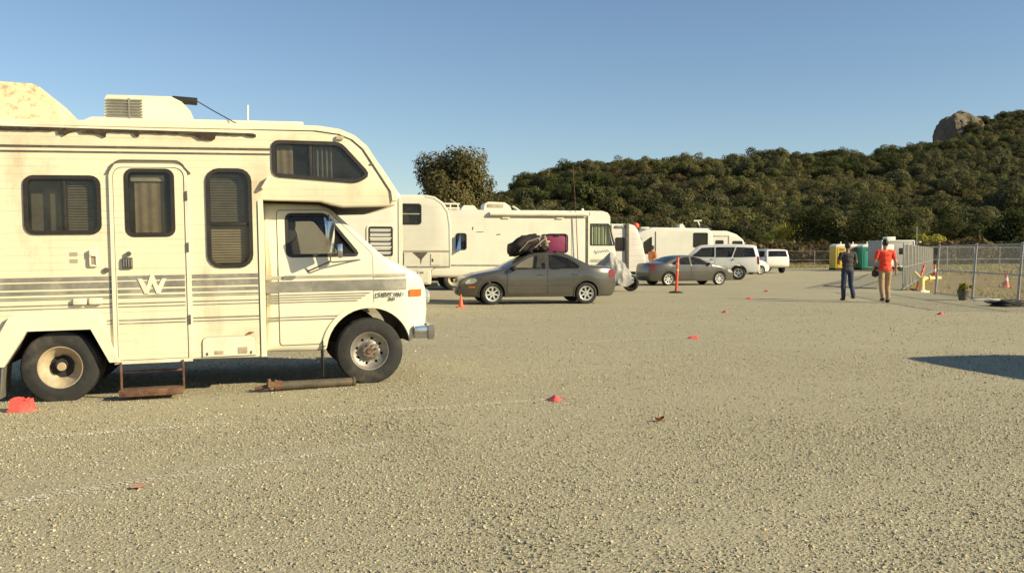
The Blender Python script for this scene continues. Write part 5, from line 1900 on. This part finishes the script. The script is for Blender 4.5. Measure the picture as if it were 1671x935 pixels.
MB().prism([(-4.6, 5.9), (4.6, 5.9), (0, 8.2)], -3.5, 3.5).build('roof', simple('house_roof', (.42, .38, .32), .8), hs)
for x in (-2.2, 0, 2.2):
    MB().box((x, -3.02, 4.2), (1.0, .1, 1.2)).build('window', M['glass_dark'], hs)

# ================================================================== FENCES
M['wire'] = simple('wire', (0.27, 0.27, 0.25), 0.5, metal=0.4, var=0.2, scale=5)


def chain_link(L, H, p, r):
    """diagonal wires clipped to an L x H bay in the xz plane"""
    b = MB()
    for sgn in (1, -1):
        k = -H
        while k < L:
            x0, x1 = max(k, 0), min(k + H, L)
            if x1 - x0 > .02:
                z0, z1 = x0 - k, x1 - k
                if sgn < 0:
                    z0, z1 = H - z0, H - z1
                b.cyl((x0, sgn * r, z0), (x1, sgn * r, z1), r, n=3, caps=False)
            k += p
    return b


M['wire_pale'] = simple('wire_pale', (0.62, 0.61, 0.56), 0.7, var=0.15, scale=5)


def fence(name, pts, H, label, lean=0.0, zg=0.0, p=.085, r=.0028, mid=False, post_r=.028, bottom=True, wire=None):
    x0, y0 = pts[0]
    root = empty(name, (x0, y0, zg), label=label, cat='fence')
    for i, (x, y) in enumerate(pts):
        MB().cyl((x - x0, y - y0, -.15), (x - x0 + lean * H, y - y0, H + .06), post_r, n=8).build('post', M['galv'], root)
    for i in range(len(pts) - 1):
        (xa, ya), (xb, yb) = pts[i], pts[i + 1]
        L, a = math.hypot(xb - xa, yb - ya), math.atan2(yb - ya, xb - xa)
        m = Matrix.Translation((xa - x0, ya - y0, 0)) @ Matrix.Rotation(a, 4, 'Z')
        shear = Matrix(((1, 0, lean, 0), (0, 1, 0, 0), (0, 0, 1, 0), (0, 0, 0, 1)))
        b = chain_link(L, H - .08, p, r)
        b2 = MB(shear @ m)
        b2.add([Vector((v.x, v.y, v.z + .05)) for v in b.V], b.F)
        b2.build('wire_mesh', wire or M['wire'], root, smooth=0)
        for z in [H] + ([.06] if bottom else []) + ([H * .5] if mid else []):
            b3 = MB(shear @ m)
            b3.cyl((0, 0, z), (L, 0, z), .021, n=6)
            b3.build('rail', M['galv'], root)
    return root


fence('chain_link_fence', [(14.0, 22.4), (14.25, 25.9), (14.72, 29.4), (15.2, 33.0)], 1.74, 'leaning chain link fence panels on the right beside the flower pot', .075, -.02, .09, mid=True, post_r=.04)
fpts = [(15.75 + (33.4 - 15.75) * k / 12, 37.0 + 36.0 * k / 12) for k in range(13)]
fence('chain_link_fence', fpts, 1.85, 'chain link fence running away from the yellow pipes towards the box trailer', 0, -.03, .075, r=.0042, mid=True, wire=M['wire_pale'])
fence('chain_link_fence', [(33.6 + 3.4 * k, 76 + 2.2 * k) for k in range(13)], 2.1, 'far chain link fence along the back of the dry field', 0, -.12, .16, r=.0022, mid=True, post_r=.045)
fence('chain_link_fence', [(-6 + 3.05 * k, 93.0) for k in range(15)], 1.75, 'chain link fence at the back of the lot left of the portable toilets', 0, -.1, .14, r=.0035, mid=True, post_r=.035)

# ---- yellow pipe assembly at the fence corner
M['pipe_yellow'] = simple('pipe_yellow', (0.85, 0.68, 0.27), .5, var=.12, scale=5, dirt=(.4, .28, .12), dirt_amt=.4)
pp = empty('backflow_pipe', (16.05, 36.0, -.08), R(18), label='pale yellow water pipe assembly with valves at the fence corner', cat='pipe')
MB().box((0, 0, .04), (.42, .42, .08), .02).build('concrete_pad', M['plain_white'], pp)
MB().cyl((0, 0, .05), (0, 0, .50), .11, n=14).cyl((0, 0, .06), (0, 0, .11), .17, n=14).tube([(0, 0, .44), (.06, 0, .53), (.16, 0, .55)], .10, 12).build('riser', M['pipe_yellow'], pp)
MB().cyl((.12, 0, .55), (.86, -.05, .56), .085, n=14).cyl((.30, 0, .55), (.36, 0, .55), .14, n=14).cyl((.62, -.03, .555), (.68, -.03, .555), .14, n=14).build('pipe_run', M['pipe_yellow'], pp)
MB().tube([(.2, .1, .42), (.55, .7, .52), (.80, 1.3, .74)], .085, 12).build('branch_pipe', M['pipe_yellow'], pp)
MB().cyl((.46, 0, .6), (.46, 0, .74), .02).lathe([(.09, -.012), (.11, 0), (.09, .012), (.075, 0)], 16, (.46, 0, .74), 'Z').build('valve_wheel', M['rust'], pp)


# ---- cones, posts, flags
def cone(x, y, z, h, label, tilt=0.0, group='orange traffic cones'):
    t = empty('traffic_cone', (x, y, z), R(20), label=label, cat='cone', group=group)
    t.rotation_euler[1] = tilt
    MB().box((0, 0, .012), (h * .62, h * .62, .03), .008).build('base', M['orange'], t)
    MB().lathe([(h * .23, .02), (h * .19, h * .12), (h * .035, h), (.001, h)], 24, axis='Z').build('body', M['orange'], t)
    if h > .5:
        MB().lathe([(h * .1475, h * .42), (h * .1075, h * .64)], 24, (0, 0, 0), 'Z').build('reflective_band', M['plain_white'], t)
    return t


cone(-1.38, 24.8, 0, .36, 'small orange traffic cone at the nose of the grey sedan')
cone(27.6, 60, -.12, .86, 'orange traffic cone behind the yellow pipes')
cone(22.8, 42.4, -.12, .72, 'orange traffic cone standing in the fenced dirt field')


def delineator(x, y, z, h, label, tilt=(0, 0), base=True):
    t = empty('delineator_post', (x, y, z), 0, label=label, cat='post')
    t.rotation_euler = (tilt[0], tilt[1], 0)
    if base:
        MB().lathe([(.001, .07), (.10, .068), (.24, .04), (.28, 0)], 20, axis='Z').build('base', M['black'], t)
    MB().lathe([(.062, .03), (.05, .25), (.05, h * .97), (.03, h), (.001, h)], 18, axis='Z').build('tube', M['orange'], t)
    for z0 in (h * .62, h * .80):
        MB().lathe([(.0515, z0), (.0515, z0 + .08)], 18, axis='Z').build('reflective_band', simple('band', (.80, .45, .3), .4), t)
    MB().lathe([(.02, -.01), (.035, 0), (.02, .01), (.012, 0)], 12, (0, 0, h + .03), 'Z').build('loop_handle', M['orange'], t)
    return t


delineator(6.06, 33.9, 0, 1.30, 'orange delineator post on a black base in front of the silver sedan', (0, R(2.5)))
delineator(16.94, 38.5, -.12, 1.15, 'orange post leaning against the chain link fence', (0, R(17)))


def flag_disc(x, y, r, label, seed):
    z = gz(x, y)
    t = empty('ground_marker', (x, y, z), random.uniform(0, 6), label=label, cat='marker', group='pink parking markers on the gravel')
    rs = random.Random(seed)
    V, F = [(0, 0, r * .52)], []
    n = 18
    for k, (q, h) in enumerate(((.22, .49), (.5, .36), (.8, .2), (1.0, .05))):
        for i in range(n):
            a = 2 * math.pi * i / n
            w = 1 + .18 * math.sin(3 * a + seed) * q + rs.uniform(-.05, .05)
            V.append((math.cos(a) * r * q * w * 1.15, math.sin(a) * r * q * w, max(.004, r * h * (1 + .3 * math.sin(2 * a + seed)))))
    for i in range(n):
        F.append((0, 1 + i, 1 + (i + 1) % n))
        for k in range(3):
            F.append((1 + k * n + i, 1 + (k + 1) * n + i, 1 + (k + 1) * n + (i + 1) % n, 1 + k * n + (i + 1) % n))
    link('disc', mesh_from('disc', V, F, M['pink'], None, 50), t)
    MB().cyl((0, 0, 0), (0, 0, r * .6), .006, n=6).build('stake', M['galv'], t)
    return t


for k, (x, y, r, lab) in enumerate([(.43, 9.15, .085, 'pink marker at the end of the nearest chalk line'), (3.14, 15.83, .085, 'pink marker at the end of the second chalk line'),
                                    (5.27, 22.7, .09, 'pink marker third from the camera along the row'), (7.6, 29.4, .10, 'pink marker beside the long shadow of the walking people'),
                                    (9.7, 35.0, .11, 'farthest pink marker, beyond the long shadow'), (10.29, 22.0, .10, 'pink marker below the yellow pipes, right of the walking people')]):
    flag_disc(x, y, r, lab, k + 1)
lf = empty('dry_leaf', (1.29, 7.98, -.006), R(30), label='curled orange-brown dead leaf on the gravel', cat='leaf')
V, F = [], []
for i in range(9):
    t = i / 8
    w = .032 * math.sin(math.pi * t) ** .7 + .001
    for s in (-1, -.5, 0, .5, 1):
        V.append((-.05 + .10 * t, s * w, .012 + .025 * abs(s) + .02 * (t - .5) ** 2 * 4))
for i in range(8):
    for j in range(4):
        F.append((i * 5 + j, i * 5 + j + 1, i * 5 + j + 6, i * 5 + j + 5))
link('blade', mesh_from('blade', V, F, simple('leaf_brown', (.42, .17, .05), .7, var=.4, scale=30), None, 60), lf)
MB().tube([(.05, 0, .02), (.08, .01, .015)], .003, 5).build('stem', M['bark'], lf)
# paint dab
V = [(0, 0, 0)] + [(math.cos(i * .524) * .045 * (1 + .3 * math.sin(i * 2.1)), math.sin(i * .524) * .06 * (1 + .3 * math.cos(i * 1.7)), 0) for i in range(12)]
gx, gy = -2.39, 5.84
tag(link('paint_dab', mesh_from('paint_dab', V, [(0, 1 + i, 1 + (i + 1) % 12) for i in range(12)], simple('dab', (.62, .30, .20), .9)), None, (gx, gy, gz(gx, gy) + .014)),
    'faint pink paint dab on the nearest chalk line at lower left', 'paint mark')

# ---- flower pot, tarp, board, hose
pt_ = empty('flower_pot', (14.05, 28.6, 0), label='dark pot with a small green plant beside the leaning fence', cat='plant')
pt_.scale = (.72, .72, .72)
MB().lathe([(.001, .0), (.17, 0), (.23, .36), (.255, .37), (.255, .42), (.22, .42), (.20, .36), (.001, .35)], 20, axis='Z').build('pot', M['trim_dark'], pt_)
V, F, C = crown(77, .26, .34, 420, .05, 7, .05)
link('leaves', fast_mesh('leaves', V + np.array([0, 0, .36]), F, M['yellow_leaf'], C * .6), pt_)
MB().cyl((0, 0, .3), (.02, 0, .55), .012).build('stem', M['bark'], pt_)
tp = empty('black_tarp', (13.62, 25.3, 0), R(-12), label='crumpled black tarp on the ground at the right fence', cat='tarp')
o = puffy('folded_tarp', (1.0, .5, .22), M['black'], tp, 3.0, amp=.6, sq=2.0)
o.location = (0, 0, .06)
o = puffy('white_end', (.14, .1, .08), M['plain_white'], tp, 6.0, amp=.3, sq=2.0)
o.location = (.58, -.05, .04)
tag(MB().box((14.55, 28.15, .04), (.75, .14, .07), .01, Matrix.Rotation(R(-8), 3, 'Z')).build('fence_board', M['plain_white']), 'pale board lying at the foot of the leaning fence', 'board')
hp = [(13.9, 41.0), (14.6, 42.4), (16.6, 46.0), (19.2, 51.0), (22.0, 57.5), (24.4, 63.0)]  # course of a thin black tube drawn along the ground
tag(MB().tube([(x, y, .016) for x, y in hp], .016, 6).build('streak', M['black']), 'thin dark hose lying across the gravel beyond the walking people', 'streak')
tag(MB().tube([(13.9, 41.0, .016), (14.3, 39.2, .016), (15.0, 37.8, .016)], .016, 6).build('streak', M['black']), 'short dark hose near the fence corner', 'streak')  # shorter black tube from the same starting point


# ================================================================== PEOPLE
def person(x, y, rz, H, label, cols, pose):
    """body faces +y; one remeshed surface, coloured by region"""
    t = empty('person', (x, y, 0), rz, label=label, cat='person')
    b = MB()
    seg = []

    def limb(p0, p1, r0, r1, reg):
        b.cyl(p0, p1, r0, r1, 14)
        b.ball(p0, r0 * .99, 7)
        b.ball(p1, r1 * .99, 7)
        seg.append((Vector(p0), Vector(p1), reg))

    def blob(c, r3, reg):
        b.ball(c, 1.0, 9, r3)
        seg.append((Vector(c) - Vector((r3[0] * .5, 0, 0)), Vector(c) + Vector((r3[0] * .5, 0, 0)), reg))
    blob((0, -.01, .95), (.175, .125, .13), 'pants')
    blob((0, 0, 1.08), (.165, .115, .14), 'shirt')
    blob((0, .005, 1.24), (.18, .122, .18), 'shirt')
    blob((0, -.005, 1.37), (.19, .118, .12), 'shirt')
    limb((-.15, -.005, 1.43), (.15, -.005, 1.43), .07, .07, 'shirt')
    limb((0, -.005, 1.46), (0, .012, 1.57), .058, .054, 'skin')
    blob((0, .022, 1.675), (.076, .098, .118), 'skin')
    blob((0, .105, 1.665), (.014, .022, .02), 'skin')
    blob((0, .095, 1.62), (.025, .016, .008), 'skin')
    for s in (-1, 1):
        blob((s * .078, .012, 1.67), (.012, .022, .032), 'skin')
        hip, kn, an = (s * .093, -.005, .93), (s * .105, pose['knee'][s][0], .50 + pose['knee'][s][1]), (s * .11, pose['ankle'][s][0], .085 + pose['ankle'][s][1])
        limb(hip, kn, .098, .076, 'pants')
        limb(kn, an, .074, .062, 'pants')
        blob((an[0], an[1] - .02, an[2] - .035), (.046, .055, .05), 'shoes')
        blob((an[0] + s * .008, an[1] + .07, an[2] - .05), (.048, .13, .036), 'shoes')
        sh, el, wr = (s * .205, -.005, 1.425), pose['elbow'][s], pose['wrist'][s]
        mid = Vector(sh).lerp(Vector(el), .62)
        limb(sh, tuple(mid), .066, .058, 'shirt')
        limb(tuple(mid), el, .048, .043, cols.get('lower_sleeve', 'skin'))
        limb(el, wr, .042, .029, cols.get('lower_sleeve', 'skin'))
        d = (Vector(wr) - Vector(el)).normalized()
        side = Vector((0, 1, 0)) if abs(d.z) > .6 else Vector((0, 0, 1))
        side = (side - d * side.dot(d)).normalized()
        pc = Vector(wr) + d * .05
        limb(tuple(Vector(wr) + d * .01), tuple(Vector(wr) + d * .075), .027, .034, 'skin')
        inw = Vector((-s, 0, 0)) if abs(d.z) > .6 else Vector((0, 0, -1))
        for k in range(4):
            f0 = Vector(wr) + d * .085 + side * (.030 - k * .019)
            ln = (.036, .041, .038, .030)[k]
            f1 = f0 + d * ln + inw * .008
            limb(tuple(f0), tuple(f1), .0105, .0095, 'skin')
            limb(tuple(f1), tuple(f1 + d * ln * .6 + inw * .022), .0095, .008, 'skin')
        t0 = Vector(wr) + d * .03 + side * .03
        limb(tuple(t0), tuple(t0 + d * .04 + side * .02 + inw * .012), .012, .009, 'skin')
    k = H / 1.79
    me = bpy.data.meshes.new('body')
    me.from_pydata([tuple(v) for v in b.V], [], b.F)
    tmp = bpy.data.objects.new('tmp', me)
    COL.objects.link(tmp)
    md = tmp.modifiers.new('r', 'REMESH')
    md.mode = 'VOXEL'
    md.voxel_size = .0105
    ms = tmp.modifiers.new('s', 'SMOOTH')
    ms.iterations = 4
    ms.factor = .5
    dg = bpy.context.evaluated_depsgraph_get()
    out = bpy.data.meshes.new_from_object(tmp.evaluated_get(dg))
    bpy.data.objects.remove(tmp, do_unlink=True)
    n = len(out.vertices)
    co = np.zeros(n * 3)
    out.vertices.foreach_get('co', co)
    co = co.reshape(-1, 3)
    regs = ['shirt', 'pants', 'skin', 'shoes']
    best = np.full(n, 1e9)
    reg = np.zeros(n, int)
    for p0, p1, rg in seg:
        a, d = np.array(p0), np.array(p1 - p0)
        q = np.clip((co - a) @ d / max(d @ d, 1e-9), 0, 1)
        dist = np.linalg.norm(co - a - q[:, None] * d, axis=1)
        m = dist < best
        best[m] = dist[m]
        reg[m] = regs.index(rg)
    # cloth ends: hem of the shirt, cuffs of the trousers
    core = (np.abs(co[:, 0]) < .21) & (np.abs(co[:, 1]) < .2) & (co[:, 2] > .80) & (co[:, 2] < 1.45) & (reg != 2)
    reg[core & (co[:, 2] >= .90)] = 0
    reg[core & (co[:, 2] < .90)] = 1
    # folds
    nrm = np.zeros(n * 3)
    out.vertices.foreach_get('normal', nrm)
    nrm = nrm.reshape(-1, 3)
    w = np.array([mnoise.fractal(Vector((c[0] * 8, c[1] * 8, c[2] * 5 + x)), 1, 2, 3) for c in co]) * .011 * np.isin(reg, (0, 1))
    co = co + nrm * (w + np.where(reg == 0, .008, 0))[:, None]
    out.vertices.foreach_set('co', (co * k).ravel())
    out.materials.clear()
    for rg in regs:
        out.materials.append(cols[rg])
    lv = np.zeros(len(out.loops), int)
    out.loops.foreach_get('vertex_index', lv)
    st_ = np.zeros(len(out.polygons), int)
    out.polygons.foreach_get('loop_start', st_)
    out.polygons.foreach_set('material_index', reg[lv[st_]].astype(np.int32))
    out.polygons.foreach_set('use_smooth', np.ones(len(out.polygons), bool))
    out.update()
    link('body', out, t)
    # hair: cap over the skull, open at the face
    hb = MB().ball((0, .008, 1.695), 1.0, 12, (.083, .103, .112))
    V = [v for v in hb.V]
    F = [f for f in hb.F if not (sum(V[i].y for i in f) / len(f) > .055 and sum(V[i].z for i in f) / len(f) < 1.735) and sum(V[i].z for i in f) / len(f) > 1.625]
    hh2 = MB()
    hh2.add([v * k for v in V], F)
    hh2.build('hair', cols['hair'], t)
    for s in (-1, 1):
        MB().ball((s * .03 * k, .106 * k, 1.685 * k), .010, 5).build('eye', M['black'], t)
    return t


M['skin'] = simple('skin', (0.42, 0.24, 0.15), .55, var=.12, scale=8)
M['skin_dark'] = simple('skin_dark', (0.24, 0.13, 0.08), .55, var=.12, scale=8)
M['hair'] = simple('hair', (0.02, 0.015, 0.012), .6, var=.4, scale=30)
M['red_shirt'] = simple('red_shirt', (0.88, 0.07, 0.03), .85, var=.12, scale=6)
M['khaki'] = simple('khaki', (0.40, 0.27, 0.15), .9, var=.2, scale=6)
M['dark_shirt'] = simple('dark_shirt', (0.055, 0.05, 0.055), .9, var=.3, scale=6)
M['jeans'] = simple('jeans', (0.035, 0.047, 0.10), .9, var=.3, scale=6)
M['shoe'] = simple('shoe', (0.05, 0.035, 0.025), .7, var=.3, scale=10)
person(10.42, 28.55, R(4), 1.80, 'person in a dark shirt and dark jeans walking away with arms held in front', dict(shirt=M['dark_shirt'], pants=M['jeans'], skin=M['skin_dark'], shoes=M['shoe'], hair=M['hair']),
       dict(knee={-1: (.05, .0), 1: (-.02, .02)}, ankle={-1: (.02, .0), 1: (-.20, .06)}, elbow={-1: (-.29, .02, 1.17), 1: (.29, .02, 1.17)}, wrist={-1: (-.17, .24, 1.14), 1: (.17, .24, 1.14)}))
person(11.06, 27.25, R(-2), 1.87, 'person in an orange-red shirt and tan trousers walking away', dict(shirt=M['red_shirt'], pants=M['khaki'], skin=M['skin'], shoes=M['shoe'], hair=M['hair']),
       dict(knee={-1: (-.02, .01), 1: (.08, .0)}, ankle={-1: (-.17, .05), 1: (.06, .0)}, elbow={-1: (-.29, -.02, 1.15), 1: (.28, -.05, 1.14)}, wrist={-1: (-.29, .12, .96), 1: (.31, .02, .90)}))
hb_ = empty('hand_bag', (10.79, 27.36, 0), R(10), label='small black bag held at the left side of the person in orange-red', cat='bag')
o = puffy('bag_body', (.13, .26, .20), M['black'], hb_, 4.0, amp=.15)
o.location = (.02, 0, .86)
MB().tube([(.02, -.1, .95), (.02, -.06, 1.03), (.02, .06, 1.03), (.02, .1, .95)], .01, 6).build('bag_handle', M['black'], hb_)
person(7.12, 46.6, R(-60), 1.84, 'bare-shouldered person standing behind the silver sedan near the ribbed trailer', dict(shirt=simple('orange_top', (.55, .20, .08), .8), pants=M['khaki'], skin=M['skin'], shoes=M['shoe'], hair=M['hair']),
       dict(knee={-1: (.02, .0), 1: (.02, .0)}, ankle={-1: (.0, .0), 1: (.0, .0)}, elbow={-1: (-.28, .0, 1.16), 1: (.28, .0, 1.16)}, wrist={-1: (-.27, .1, .93), 1: (.27, .1, .93)}))
